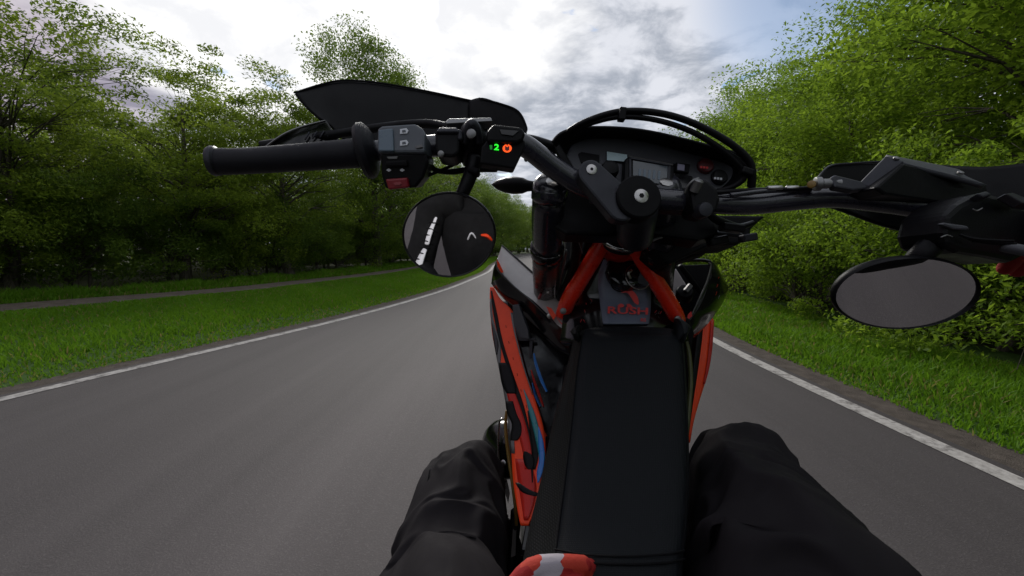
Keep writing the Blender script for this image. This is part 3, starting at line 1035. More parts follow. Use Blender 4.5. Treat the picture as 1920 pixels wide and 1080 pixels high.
# ------------------------------------------------------------------ the motorcycle, front wheel in the air
def BP(x, y, d):
    """point given as metres right, up and ahead of the lens"""
    return P(960 + x / d * FPX, 540 - y / d * FPX, d) if d > 0.001 else CAMROT @ Vector((x, y, -d)) + Vector((0, 0, CAM_H))


hub_r = CAMROT @ Vector((0.15, -0.80, -0.95)) + Vector((0, 0, CAM_H))
hub_r.z = 0.305
bike = empty('motorcycle', (hub_r.x, hub_r.y, 0.012))
tag(bike, 'black and orange supermoto motorcycle ridden with its front wheel lifted', 'motorcycle')
B = bike


def grp(name, loc, parent=B):
    """a part whose pieces hang on an Empty at its middle"""
    e = bpy.data.objects.new(name, None); C.objects.link(e)
    off = Vector(loc); q = parent
    while q is not None: off = off - q.location; q = q.parent
    e.parent = parent; e.location = off; e.empty_display_size = 0.02
    return e


# ---- handlebar
tpx('handlebar', [(690, 284, .540, .0125), (795, 275, .542, .0135), (870, 270, .548, .0140), (945, 262, .556, .0140), (985, 274, .562, .0143), (1035, 312, .57, .0145),
                  (1085, 344, .575, .0148), (1140, 362, .575, .0150), (1220, 372, .575, .0150), (1310, 379, .575, .0145), (1400, 383, .572, .0140),
                  (1480, 376, .565, .0138), (1560, 370, .558, .0135), (1640, 377, .55, .0135), (1720, 388, .54, .0132), (1800, 400, .53, .0125),
                  (1900, 414, .512, .0115), (2040, 432, .49, .0115)], M_bar, B, seg=20)
# left grip
g = tpx('grip', [(404, 302, .520, .0150), (416, 303, .521, .0158), (460, 302, .524, .0156), (540, 297, .530, .0163), (620, 291, .535, .0172), (672, 287, .538, .0182)], M_rub, B, seg=24, n=8)
lathe('end_cap', P(400, 302, .519), P(404, 302, .52) - P(440, 301, .523), [(-.006, .0148), (-.004, .0174), (0, .0178), (.003, .0165), (.004, .010)], M_clamp, g)
lathe('flange', P(686, 283, .538), P(690, 282, .539) - P(640, 291, .536), [(-.010, .020), (-.007, .031), (-.002, .0345), (.004, .0340), (.009, .028), (.013, .019)], M_rub, g, 32)
# left switch block
pS = pl(752, 262, .505, -4, 6)
sw = plate('switch_block', [(707, 241), (716, 235), (778, 231), (792, 240), (797, 252), (796, 286), (707, 286)], pS, .036, M_greysw, B, .003)
plate('rocker', [(709, 243), (736, 240), (738, 283), (709, 283)], pS, .006, M_button, sw, .0015, lift=.003)
for (yy, body) in ((246, 'D'), (268, 'O')):
    ic = plate('icon', [(750, yy - 4), (762, yy - 6), (766, yy - 1), (763, yy + 4), (750, yy + 5)], pS, .001, M_white, sw, 0, lift=.0012)
    plate('icon_mark', [(754, yy - 2), (760, yy - 2.5), (761, yy + 1), (754, yy + 2)], pS, .001, M_greysw, sw, 0, lift=.0018)
plate('icon_mark', [(778, 274), (790, 270), (793, 276), (780, 278)], pS, .002, M_grey, sw, .0004, lift=.002)
pS2 = pl(755, 310, .510, -2, -14)
lb = plate('horn_block', [(713, 287), (798, 287), (804, 302), (794, 333), (779, 352), (722, 354), (714, 325)], pS2, .034, M_blk, B, .003)
plate('slot', [(725, 294), (746, 293), (744, 298), (728, 298)], pS2, .002, M_dull, lb, .0004, lift=.001)
for xx in (729, 754):
    plate('arrow_mark', [(xx - 5, 319), (xx, 315.5), (xx + 5, 319), (xx, 322)], pS2, .001, M_white, lb, 0, lift=.0006)
plate('toggle', [(722, 302), (762, 300), (764, 312), (722, 313)], pS2, .008, M_blk_soft, lb, .002, lift=.006)
rb = plate('horn_button', [(722, 336), (763, 333), (766, 352), (728, 356)], pS2, .012, M_redbtn, lb, .002, lift=.007)
plate('horn_mark', [(737, 343), (742, 341), (750, 341), (753, 344), (749, 347), (741, 347)], pS2, .001, M_redmark, lb, 0, lift=.0085)
tpx('wire_loom', [(803, 300, .53, .0035), (815, 318, .545, .0035), (845, 322, .56, .004), (880, 318, .57, .004), (930, 318, .6, .004)], M_blk, B, seg=8)
tpx('cable', [(800, 330, .535, .002), (830, 318, .55, .002), (870, 300, .56, .002)], M_blk_soft, B, seg=8)
# clutch perch and lever
pc = plate('clutch_perch', [(815, 244), (822, 236), (856, 236), (863, 246), (861, 286), (850, 294), (822, 292), (816, 280)], pl(840, 264, .512, 0, 4), .034, M_blk, B, .004)
plate('perch_cap', [(817, 246), (823, 238), (856, 238), (861, 246)], pl(840, 241, .510, 0, 30), .010, M_clamp, pc, .002)
lathe('screw', P(827, 289, .509), TOCAM, [(0, .004), (.002, .0038), (.003, .002)], M_dull, pc, 12)
plate('clamp_bolt', [(856, 240), (866, 243), (868, 262), (858, 262)], pl(862, 250, .511), .012, M_clamp, pc, .002)
tpx('clutch_lever', [(858, 243, .56, .006), (800, 232, .585, .006), (720, 238, .60, .006), (640, 250, .605, .0062), (560, 262, .60, .0062), (490, 274, .585, .007)], M_blk, B, seg=10)
plate('reservoir_lid', [(834, 229), (841, 222), (921, 220), (923, 226), (838, 231)], pl(880, 225, .535, 0, 35), .012, M_dull, B, .001)
plate('reservoir', [(838, 229), (920, 226), (915, 250), (845, 250)], pl(880, 240, .545), .025, M_blk, B, .002)
# left mirror, clamp and stem
mL = grp('mirror', P(842, 440, .52))
lathe('mirror_clamp', P(885, 266, .545), CV(.05, .3, -.95), [(-.03, .021), (.0, .0235), (.012, .022), (.022, .015), (.027, .007)], M_blk, mL, 24, sx=.82)
tpx('clamp_arch', [(872, 268, .520, .004), (876, 245, .512, .005), (885, 232, .508, .006), (895, 245, .512, .005), (899, 268, .520, .004)], M_clamp, mL, seg=10)
lathe('pivot_bolt', P(884, 252, .505), TOCAM, [(0, .006), (.003, .0056), (.0042, .003)], M_dull, mL, 12)
tpx('mirror_stem', [(890, 296, .535, .010), (883, 325, .532, .009), (872, 352, .530, .0085), (860, 378, .532, .008)], M_blk, mL, seg=12)
box('stem_joint', 888, 322, .528, 24, 12, .02, M_blk_soft, mL, roll=20, bev=.003)


def mirror_disc(par, px, py, d, rx, ry, yaw, pitch, rot, curv, rim=.006, back=.016):
    """convex glass in a dark rim: elliptical, facing (yaw, pitch)"""
    p0, n = pl(px, py, d, yaw, pitch)
    # plane spanned so that the outline shows as the wanted ellipse
    seg, rings = 48, 10
    out = [on_plane(x, y, p0, n) - p0 for x, y in ell(px, py, rx, ry, seg, rot)]
    V = [p0 + n * 0.002]; F = []
    for q in range(1, rings + 1):
        f = q / rings
        for v in out:
            w = v * f * .955
            V.append(p0 + w + n * (0.002 - (w.length_squared) / (2 * curv)))
    for k in range(seg):
        F.append((0, 1 + (k + 1) % seg, 1 + k))
    for q in range(rings - 1):
        for k in range(seg):
            a = 1 + q * seg + k; b = 1 + q * seg + (k + 1) % seg
            F.append((a, b, b + seg, a + seg))
    o = mk('mirror_glass', V, F, M_mirror, par, True, 0)
    if sum(p.normal.dot(n) for p in o.data.polygons) < 0: o.data.flip_normals()
    # housing: rim ring and domed back
    prof = [(.95, -.001), (.975, .003), (1.0, .001), (1.01, -.004), (.97, -back * .6), (.7, -back), (.3, -back * 1.2), (.01, -back * 1.25)]
    V = []; F = []
    for s, h in prof:
        for v in out: V.append(p0 + v * s + n * h)
    for i in range(len(prof) - 1):
        for k in range(seg):
            a = i * seg + k; b = i * seg + (k + 1) % seg
            F.append((a, b, b + seg, a + seg))
    o = mk('mirror_housing', V, F, M_blk, par, True, 50)
    return p0, n


mirror_disc(mL, 842, 440, .52, 88, 80, 4.5, -14.5, 0, 0.8)
# gear and warning light box
pI = pl(940, 285, .500, 6, 0)
ib = plate('indicator_box', [(913, 262), (984, 262), (986, 272), (965, 316), (900, 306), (903, 275)], pI, .022, M_blk_soft, B, .002)
plate('box_lid', [(912, 247), (925, 232), (978, 238), (986, 250), (980, 264), (968, 268), (914, 266)], pI, .030, M_blk, ib, .003, lift=.006)
plate('lid_recess', [(936, 242), (974, 245), (962, 255), (940, 252)], pI, .002, M_gloss, ib, .0005, lift=.0075)
text_mesh('gear_digit', '2', 931, 277, .499, 11, M_green_e, ib, 6, 0, 4, lift=.001, sx=1.25)
plate('gear_segment', [(918, 272), (923, 272), (923, 280), (919, 280)], pI, .0008, M_green_d, ib, 0, lift=.0008)
plate('warning_lamp', ell(951, 278, 8.5, 7.5, 20), pI, .001, M_red_e, ib, 0, lift=.0010)
plate('lamp_symbol', [(947, 273), (951, 276), (955, 273), (955, 281), (951, 283), (947, 281)], pI, .001, M_redbtn, ib, 0, lift=.0016)
plate('lamp_symbol', [(949, 269), (953, 269), (951, 274)], pI, .001, M_blk, ib, 0, lift=.0017)
# left hand guard
hg = sheet('hand_guard', [
    [(553, 173, .600), (600, 159, .628), (640, 151, .640), (700, 154, .650), (790, 169, .655), (886, 189, .655)],
    [(556, 176, .599), (600, 178, .622), (645, 185, .632), (705, 190, .642), (790, 200, .648), (886, 215, .650)],
    [(575, 199, .602), (612, 208, .618), (650, 225, .626), (710, 235, .636), (790, 245, .640), (886, 250, .642)],
    [(602, 222, .606), (622, 236, .614), (655, 268, .620), (715, 280, .628), (790, 290, .632), (886, 292, .636)]], M_blk, B, 5, 5, .004)
sheet('guard_mount', [
    [(880, 188, .648), (905, 183, .640), (940, 195, .630), (972, 210, .622), (987, 240, .615)],
    [(880, 215, .642), (905, 215, .635), (940, 220, .626), (972, 228, .618), (987, 246, .612)],
    [(880, 270, .640), (905, 270, .632), (940, 268, .622), (968, 262, .615), (984, 252, .612)]], M_blk_soft, hg, 4, 5, .006)
tpx('guard_edge', [(551, 174, .598, .0012), (600, 159, .626, .0016), (640, 151, .638, .0016), (700, 154, .648, .0016), (790, 169, .653, .0016), (884, 189, .653, .0016)], M_blk_soft, hg, seg=6)
tpx('guard_edge', [(898, 184, .640, .0012), (940, 195, .629, .0014), (972, 209, .620, .0014), (987, 238, .614, .0014), (985, 250, .612, .0012)], M_blk_soft, hg, seg=6)
sheet('wind_deflector', [
    [(498, 275, .575), (530, 253, .580), (565, 238, .590), (612, 226, .605)],
    [(512, 277, .580), (545, 262, .586), (580, 252, .596), (625, 246, .610)],
    [(540, 285, .585), (570, 277, .590), (600, 270, .598), (640, 268, .612)]], M_gloss, hg, 4, 5, .003)
tpx('deflector_edge', [(498, 275, .574, .001), (530, 253, .579, .0015), (565, 238, .589, .0014), (610, 226, .604, .001)], M_dull, hg, seg=6)
for k in range(4):
    tpx('vent_slot', [(572 + 14 * k, 262 - 2 * k, .588 + .004 * k, .0012), (580 + 14 * k, 248 - k, .590 + .004 * k, .0012)], M_clamp, hg, seg=6, n=2)

# left hoses from the bar to the clamp
tpx('hose', [(968, 258, .60, .006), (1000, 264, .61, .0075), (1045, 278, .62, .0075)], M_blk, B, seg=10)
tpx('hose', [(1040, 276, .62, .006), (1070, 292, .62, .0055), (1088, 322, .615, .005), (1086, 350, .62, .005)], M_blk_soft, B, seg=10)
tpx('hose', [(985, 300, .60, .003), (1015, 285, .61, .003), (1050, 288, .62, .003), (1080, 312, .62, .003)], M_blk, B, seg=8)

# ---- clamp, stem and bolts
pC = pl(1150, 350, .545, 4, 10)
top = grp('bar_clamp', P(1190, 365, .56))


def capsule(x0, y0, r0, x1, y1, r1, n=10):
    a = math.degrees(math.atan2(y1 - y0, x1 - x0))
    return ell(x0, y0, r0, r0, n, 0, a + 90, a + 270) + ell(x1, y1, r1, r1, n, 0, a - 90, a + 90)


plate('clamp_arm', capsule(1108, 322, 24, 1168, 385, 30), pC, .020, M_clamp, top, .003)
lathe('bolt', on_plane(1109, 318, *pC), pC[1], [(0, .0070), (.0012, .0068), (.0018, .0052)], M_steel, top, 24)
lathe('bolt_socket', on_plane(1109, 318, *pC) + pC[1] * .0016, pC[1], [(0, .0022), (.0008, .0020)], M_blk, top, 6)
lathe('stem_nut', on_plane(1196, 371, *pC) + pC[1] * .002, pC[1], [(-.020, .0285), (-.004, .0290), (.002, .0285), (.004, .0265), (.0045, .012)], M_blk_soft, top, 40)
lathe('bolt', on_plane(1199, 371, *pC) + pC[1] * .006, pC[1], [(0, .0092), (.001, .0090), (.0018, .0070)], M_steel, top, 24)
lathe('bolt_socket', on_plane(1199, 371, *pC) + pC[1] * .0076, pC[1], [(0, .0035), (.0008, .0032)], M_blk, top, 6)
tpx('steering_stem', [(1196, 392, .575, .0265), (1192, 425, .600, .0260), (1190, 446, .620, .0250)], M_clamp, B, seg=28, n=2)
tpx('clamp_strap', [(1108, 378, .570, .004), (1130, 366, .556, .004), (1150, 366, .548, .004), (1160, 352, .545, .003)], M_clamp, top, seg=8)
plate('clamp_bridge', [(1170, 343), (1200, 341), (1250, 352), (1318, 362), (1330, 384), (1320, 396), (1240, 392), (1215, 380), (1165, 372)], pl(1240, 370, .572, 0, 12), .022, M_clamp, top, .004)
plate('bar_block', [(1292, 348), (1305, 335), (1325, 334), (1345, 352), (1352, 372), (1346, 398), (1325, 404), (1300, 398)], pl(1320, 370, .545, 0, 5), .040, M_blk, top, .005)
lathe('bolt', P(1322, 393, .535), TOCAM, [(-.02, .009), (0, .0095), (.003, .0085), (.004, .004)], M_clamp, top, 16)
lathe('bolt', P(1308, 345, .54), CV(.2, .8, -.5), [(-.01, .006), (.004, .006), (.006, .004)], M_dull, top, 12)
tpx('wire_clip', [(1284, 362, .55, .0015), (1290, 348, .545, .0015), (1300, 338, .542, .0015), (1310, 334, .545, .0015)], M_dull, top, seg=6)
# upper triple clamp and dark hardware under the bars
tc_ = plate('triple_clamp', [(1000, 352), (1040, 335), (1100, 350), (1150, 385), (1165, 400), (1225, 402), (1270, 398), (1340, 404), (1350, 436), (1310, 450), (1225, 438), (1180, 440), (1130, 440), (1062, 438), (1030, 420)],
            pl(1180, 410, .64, 0, 18), .035, M_blk, B, .005)
plate('lower_clamp', [(1060, 432), (1122, 432), (1126, 450), (1108, 470), (1060, 500)], pl(1190, 465, .78, 0, 18), .03, M_blk_soft, B, .005)
plate('lower_clamp', [(1200, 425), (1330, 430), (1330, 470), (1262, 494), (1238, 488), (1212, 456)], pl(1190, 465, .76, 0, 18), .03, M_blk_soft, B, .005)
plate('headlight_cowl', [(1235, 400), (1438, 404), (1428, 412), (1408, 430), (1410, 445), (1385, 458), (1335, 460), (1290, 480), (1255, 496), (1225, 470)], pl(1330, 440, .70, 8, 10), .06, M_blk_soft, B, .006)
tpx('wire_loom', [(1240, 440, .66, .004), (1280, 432, .655, .004), (1330, 436, .65, .004), (1390, 442, .655, .004)], M_clamp, B, seg=8)
tpx('wire_loom', [(1330, 402, .62, .005), (1350, 415, .625, .006), (1385, 425, .64, .005), (1412, 418, .65, .004)], M_blk, B, seg=10)
box('connector', 1372, 428, .62, 40, 14, .02, M_blk, B, roll=8, bev=.002)
box('connector', 1402, 446, .64, 26, 14, .02, M_clamp, B, roll=-10, bev=.002)
box('connector', 1345, 452, .64, 34, 16, .02, M_blk, B, roll=-12, bev=.003)
tpx('clip', [(1222, 452, .64, .002), (1236, 446, .64, .002), (1262, 440, .645, .002)], M_dull, B, seg=6)
# dark lump between stem and left fork
tpx('hose', [(1060, 400, .66, .010), (1080, 440, .70, .010), (1075, 500, .78, .009), (1050, 560, .85, .008)], M_blk, B, seg=10)
tpx('hose', [(1110, 400, .66, .008), (1105, 440, .72, .008), (1098, 480, .80, .008), (1070, 560, .88, .008)], M_blk_soft, B, seg=10)
tpx('wire', [(1070, 420, .655, .0010), (1082, 445, .67, .0010), (1092, 475, .70, .0010)], M_dull, B, seg=6)
plate('side_fairing_brace', [(1040, 400), (1120, 400), (1125, 480), (1060, 560), (1040, 560)], pl(1080, 480, .93), .03, M_blk_soft, B, .004)

# ---- dash
pD = pl(1225, 315, .612, 3, 14)
dash = plate('dash_panel', [(1062, 290), (1072, 268), (1100, 256), (1165, 252), (1230, 262), (1300, 280), (1370, 300), (1388, 316), (1372, 345), (1345, 362), (1290, 366), (1180, 352), (1110, 340), (1075, 325)], pD, .030, M_dash, B, .004)
sheet('dash_hood', [
    [(1036, 268, .592), (1052, 252, .588), (1085, 243, .586), (1150, 242, .585), (1215, 249, .585), (1290, 266, .586), (1350, 282, .588), (1388, 293, .590), (1400, 308, .593), (1388, 335, .598), (1360, 356, .600)],
    [(1044, 275, .600), (1060, 260, .600), (1090, 250, .600), (1152, 249, .600), (1215, 256, .600), (1288, 272, .600), (1345, 288, .602), (1380, 299, .604), (1390, 312, .606), (1380, 335, .606), (1356, 354, .606)],
    [(1066, 296, .622), (1080, 276, .622), (1106, 264, .622), (1158, 261, .622), (1216, 268, .622), (1282, 286, .622), (1332, 300, .622), (1360, 310, .622), (1368, 320, .622), (1360, 335, .622), (1340, 348, .622)]],
      M_blk, dash, 4, 4, .004)
plate('hood_lip', [(1064, 330), (1036, 268), (1046, 262), (1080, 320)], pl(1055, 300, .60), .01, M_blk, dash, .002)
plate('left_button', [(1084, 262 + 26), (1090, 284), (1124, 290), (1124, 312), (1090, 305)], pD, .004, M_blk, dash, .001, lift=.002)
plate('screen_strip', [(1137, 283), (1290, 311), (1288, 326), (1137, 301)], pD, .003, M_blk, dash, .0006, lift=.002)
plate('lit_strip', [(1138, 284), (1176, 290), (1176, 303), (1138, 300)], pD, .001, M_lcd_lit, dash, 0, lift=.004)
plate('lit_strip', [(1178, 291), (1262, 307), (1262, 310), (1178, 294)], pD, .001, M_grey, dash, 0, lift=.004)
pDu = pl(1215, 320, .595, 3, 14)
du = plate('display_unit', [(1172, 297), (1180, 292), (1258, 307), (1266, 312), (1264, 350), (1240, 352), (1170, 342)], pDu, .028, M_blk, dash, .003)
plate('lcd', [(1187, 301), (1252, 312), (1250, 346), (1187, 338)], pDu, .001, M_lcd, du, 0, lift=.001)
plate('bezel', [(1181, 294), (1258, 308.5), (1258, 311), (1181, 297)], pDu, .002, M_clamp, du, .0005, lift=.002)
plate('bezel', [(1253, 311), (1258, 312), (1256, 350), (1251, 349)], pDu, .002, M_clamp, du, .0005, lift=.002)
plate('bezel', [(1180, 297), (1184, 298), (1184, 340), (1180, 339)], pDu, .002, M_clamp, du, .0005, lift=.002)
for k in range(5):
    plate('lcd_segment', [(1198 + 9 * k, 316 + k), (1203 + 9 * k, 317 + k), (1201 + 9 * k, 333 + k), (1197 + 9 * k, 332 + k)], pDu, .0006, M_button, du, 0, lift=.0015)
plate('indicator_window', [(1268, 304), (1294, 308), (1292, 324), (1267, 321)], pD, .004, M_blk, dash, .0006, lift=.006)
plate('lit_strip', [(1271, 307), (1284, 309), (1283, 320), (1270, 318)], pD, .001, M_lilac, dash, 0, lift=.0065)
plate('right_block', [(1262, 322), (1300, 330), (1298, 356), (1262, 352)], pD, .010, M_gloss, dash, .002, lift=.008)
for (xx, yy, rr, mm, bm) in ((1321, 313, 12, M_reddark, M_redsoft), (1347, 334, 12, M_blk, M_white)):
    c = on_plane(xx, yy, *pD) + pD[1] * .004
    bt = lathe('dash_button', c, pD[1], [(-.004, .0115), (.001, .0112), (.003, .0095), (.0035, .004)], mm, dash, 24)
    for q in range(3):
        plate('button_mark', [(xx - 8 + 5.5 * q, yy - 2 + q * .6), (xx - 4 + 5.5 * q, yy - 2 + q * .6), (xx - 4 + 5.5 * q, yy + 2 + q * .6), (xx - 8 + 5.5 * q, yy + 2 + q * .6)], pD, .0006, bm, dash, 0, lift=.0085)
    torus('button_ring', c + pD[1] * .0005, pD[1], .0112, .0004, M_clamp, dash, 24, 4)
lathe('dash_knob', P(1143, 318, .585), CV(.1, .4, -.9), [(-.012, .012), (0, .013), (.006, .011), (.008, .006)], M_blk, dash, 14)
plate('dash_stay', [(1128, 322), (1150, 326), (1180, 352), (1150, 350)], pl(1150, 335, .59, 0, 20), .008, M_clamp, dash, .002)

# ---- cables arching over the dash
tpx('cable', [(1078, 250, .60, .0032), (1066, 246, .585, .0036), (1105, 225, .572, .0040), (1165, 209, .565, .0042), (1235, 212, .562, .0044), (1300, 231, .56, .0044), (1365, 266, .56, .0046),
              (1403, 300, .562, .0048), (1411, 330, .565, .0046), (1409, 358, .57, .0042)], M_blk, B, seg=12)
tpx('cable', [(1072, 256, .60, .0026), (1082, 244, .585, .0030), (1115, 229, .574, .0034), (1165, 219, .567, .0036), (1230, 225, .565, .0036), (1295, 246, .563, .0038), (1350, 278, .563, .0040),
              (1388, 312, .566, .0042), (1396, 332, .568, .0040), (1375, 350, .575, .0036), (1345, 358, .585, .0032)], M_blk, B, seg=12)
tpx('cable', [(1368, 290, .566, .0034), (1392, 306, .566, .0038), (1406, 322, .567, .0036), (1405, 350, .572, .0032)], M_blk_soft, B, seg=10)
box('cable_clip', 1166, 215, .560, 13, 24, .012, M_blk, B, roll=6, bev=.0015)
box('cable_clip', 1399, 322, .560, 22, 13, .012, M_blk, B, roll=18, bev=.002)
tpx('cable', [(1330, 362, .560, .003), (1400, 357, .555, .003), (1470, 355, .550, .0028), (1530, 352, .545, .0028)], M_blk, B, seg=8)
for a, b in ((1440, 1466), (1474, 1496)):
    tpx('ferrule', [(a, 353, .550, .0030), (b, 352, .548, .0030)], M_steel, B, seg=10, n=2)
tpx('brake_hose', [(1370, 366, .55, .0032), (1440, 358, .552, .0032), (1520, 356, .552, .0030)], M_bar, B, seg=8)

# ---- left turn signal
c0 = P(922, 346, .66); c1 = P(1000, 349, .63)
ax = (c1 - c0)
lathe('turn_signal', c0, ax, [(0, .0004), (.004, .0035), (.012, .0080), (.024, .0115), (.038, .0130), (.052, .0118), (.060, .0085), (.075, .0065)], M_blk, B, 20)
# ---- forks
def fork(xo, full=True):
    f = grp('fork_leg', P(1030 + xo, 400, .64))
    tpx('fork_cap', [(1032 + xo, 342, .60, .022), (1031 + xo, 352, .606, .0255), (1030 + xo, 372, .612, .026)], M_bar, f, seg=26, n=3)
    lathe('adjuster', P(1036 + xo, 345, .594), CV(.02, .6, -.8), [(0, .010), (.005, .010), (.006, .006)], M_steel, f, 8)
    tpx('outer_tube', [(1029 + xo, 372, .62, .0240), (1027 + xo, 410, .655, .0245), (1026 + xo, 462, .71, .0245)], M_bar, f, seg=28, n=3)
    tpx('clamp_ring', [(1026 + xo, 462, .712, .0285), (1026 + xo, 474, .728, .0285)], M_gloss, f, seg=28, n=2, round_end=.08)
    tpx('fork_tube', [(1026 + xo, 474, .73, .0255), (1024 + xo, 520, .82, .0255), (1024 + xo, 575, .98, .0250)], M_fork if full else M_blk, f, seg=28, n=3)
    tpx('inner_tube', [(1024 + xo, 560, .94, .022), (1034 + xo, 592, 1.28, .022)], M_dull if full else M_blk, f, seg=20, n=2)
    return f
fork(0); fork(212, False)
tpx('fork_decal', [(1003, 482, .742, .0016), (1001, 500, .775, .0016), (1006, 520, .815, .0016)], M_redbtn, B, seg=6)
tpx('brake_line', [(1048, 478, .70, .002), (1042, 510, .76, .002), (1040, 560, .86, .002)], M_steel, B, seg=8)
tpx('brake_line', [(1062, 470, .70, .0022), (1052, 520, .80, .0022), (1046, 560, .88, .0022)], M_grey, B, seg=8)
for k, (xx, yy) in enumerate(((1006, 535), (1028, 545), (1012, 556), (1036, 530))):
    box('fork_shoe', xx, yy, .815 + .01 * k, 5, 12, .01, M_steel if k % 2 else M_redbtn, B, roll=12 * k, bev=.0015)
# ---- front wheel, hidden behind the body but there
def wheel(name, c, rad, wid, axle=Vector((1, 0, 0))):
    w = grp(name, c)
    th = wid / 2
    prof = [(-th * .7, rad * .74), (-th * .95, rad * .80), (-th, rad * .88), (-th * .72, rad * .965), (-th * .3, rad * .995), (0, rad), (th * .3, rad * .995), (th * .72, rad * .965), (th, rad * .88), (th * .95, rad * .80), (th * .7, rad * .74)]
    lathe('tyre', c, axle, prof, M_tyre, w, 56)
    lathe('rim', c, axle, [(-th * .68, rad * .66), (-th * .7, rad * .745), (th * .7, rad * .745), (th * .68, rad * .66)], M_blk, w, 40)
    lathe('hub', c, axle, [(-.05, .02), (-.045, .045), (-.02, .03), (.02, .03), (.045, .045), (.05, .02)], M_frame, w, 24)
    lathe('brake_disc', c + axle * .055, axle, [(-.002, .06), (-.002, .12), (.002, .12), (.002, .06)], M_steel, w, 40)
    for k in range(16):
        a = 2 * PI * k / 16
        d = Vector((0, math.cos(a), math.sin(a)))
        tube('spoke', [(c + d * .035 + axle * .03 * (-1) ** k, .0018), (c + d * rad * .68, .0018)], M_dull, w, seg=5, n=1)
    return w
wf = P(1062, 600, 1.32)
wheel('front_wheel', wf, .29, .12)
wheel('rear_wheel', hub_r, .293, .15)
# ---- frame tubes
fr_ = tpx('frame_tube', [(1136, 440, .735, .0150), (1128, 458, .745, .0155), (1108, 492, .765, .0148), (1085, 530, .785, .0150), (1066, 562, .80, .0150), (1056, 588, .83, .0150)], M_frame, B, seg=22)
fr2 = tpx('frame_tube', [(1184, 450, .735, .0145), (1196, 472, .745, .0150), (1222, 515, .765, .0145), (1248, 556, .78, .0150), (1264, 585, .79, .0150), (1272, 604, .82, .0150)], M_frame, B, seg=22)
tpx('head_tube', [(1160, 470, .80, .030), (1168, 440, .74, .030)], M_red, B, seg=24, n=2)
tpx('cross_tube', [(1124, 466, .765, .013), (1160, 476, .775, .013), (1196, 474, .765, .013)], M_red, B, seg=16)
torus('bearing_ring', P(1164, 449, .690), CV(.05, .75, -.65), .0300, .0028, M_steel, B, 36, 8)
lathe('bearing_cup', P(1166, 441, .700), CV(.05, .75, -.65), [(-.02, .028), (0, .0285), (.006, .026)], M_blk, B, 30)
for q, (xx, yy, dd) in enumerate(((1056, 583, .772), (1270, 598, .765))):
    lathe('frame_bolt', P(xx, yy, dd), TOCAM, [(0, .006), (.003, .0055), (.004, .003)], M_dull, B, 12)

# ---- tank
DT = lambda x, y: .800 - .0006 * max(0, y - 560) + .00002 * (x - 1172) ** 2 * .12
tank = panel('fuel_tank', [(470, 1130, 1205), (500, 1108, 1222), (540, 1082, 1246), (575, 1062, 1268), (600, 1056, 1284), (640, 1050, 1292)], DT, M_gloss, B, 10, 4, .02)
panel('tank_cover', [(486, 1132, 1208), (505, 1124, 1216), (530, 1121, 1219), (560, 1124, 1221), (590, 1128, 1219), (607, 1131, 1217)], DT, M_tankblue, tank, 8, 4, .003, off=.006)
cA = P(1173, 510, .785); nA = CV(0, .45, -.9).normalized()
cap = lathe('tank_cap', cA, nA, [(-.01, .035), (.004, .0355), (.010, .034), (.013, .029), (.0135, .022), (.0145, .018)], M_gloss, B, 32)
for k in range(12):
    a = 2 * PI * k / 12
    u = nA.cross(Vector((1, 0, 0))).normalized(); w_ = nA.cross(u)
    d = u * math.cos(a) + w_ * math.sin(a)
    tube('knurl', [(cA + d * .0350 - nA * .004, .0024), (cA + d * .0345 + nA * .008, .0022)], M_gloss, cap, seg=6, n=1)
torus('key_ring', P(1196, 519, .765), CV(.2, .3, -.9), .0235, .0010, M_steel, B, 30, 6)
torus('key_ring', P(1163, 532, .768), CV(-.1, .5, -.8), .0160, .0014, M_blk, B, 28, 6)
tpx('key', [(1184, 507, .762, .003), (1178, 512, .760, .003), (1182, 522, .762, .0025)], M_steel, B, seg=8)
box('key_head', 1208, 520, .764, 22, 30, .003, M_clamp, B, roll=20, bev=.001)
# print on the tank cover: a red curved mark above red lettering
pT = pl(1172, 570, .779, 0, 0)
plate('swoosh_print', [(1164, 545), (1173, 542), (1184, 544), (1192, 551), (1197, 561), (1197, 571), (1190, 568), (1183, 557), (1176, 549), (1166, 549)], pT, .0006, M_redsoft, tank, 0, 3, lift=.002)
plate('swoosh_print', [(1158, 573), (1164, 569), (1170, 572), (1168, 576), (1160, 576)], pT, .0006, M_redsoft, tank, 0, 3, lift=.002)
plate('swoosh_print', [(1175, 570), (1181, 570), (1186, 576), (1177, 576)], pT, .0006, M_redsoft, tank, 0, 3, lift=.002)
text_mesh('lettering', 'RUSH', 1177, 583, .773, 13, M_redsoft, tank, 0, 0, 2, lift=.0005, sx=1.75)
text_mesh('lettering', 'RS', 1206, 600, .768, 6, M_redsoft, tank, 0, 0, 2, lift=.0005, sx=1.2)
for k in range(14):
    r = random.Random(k * 7 + 1)
    side = k % 2
    x = r.uniform(1085, 1112) if side else r.uniform(1230, 1262)
    y = r.uniform(556, 600)
    tpx('scuff', [(x, y, DT(x, y) - .004, .0004), (x + r.uniform(-4, 4), y + r.uniform(2, 7), DT(x, y) - .004, .0005)], M_redsoft if k % 3 else M_grey, tank, seg=4, n=2)

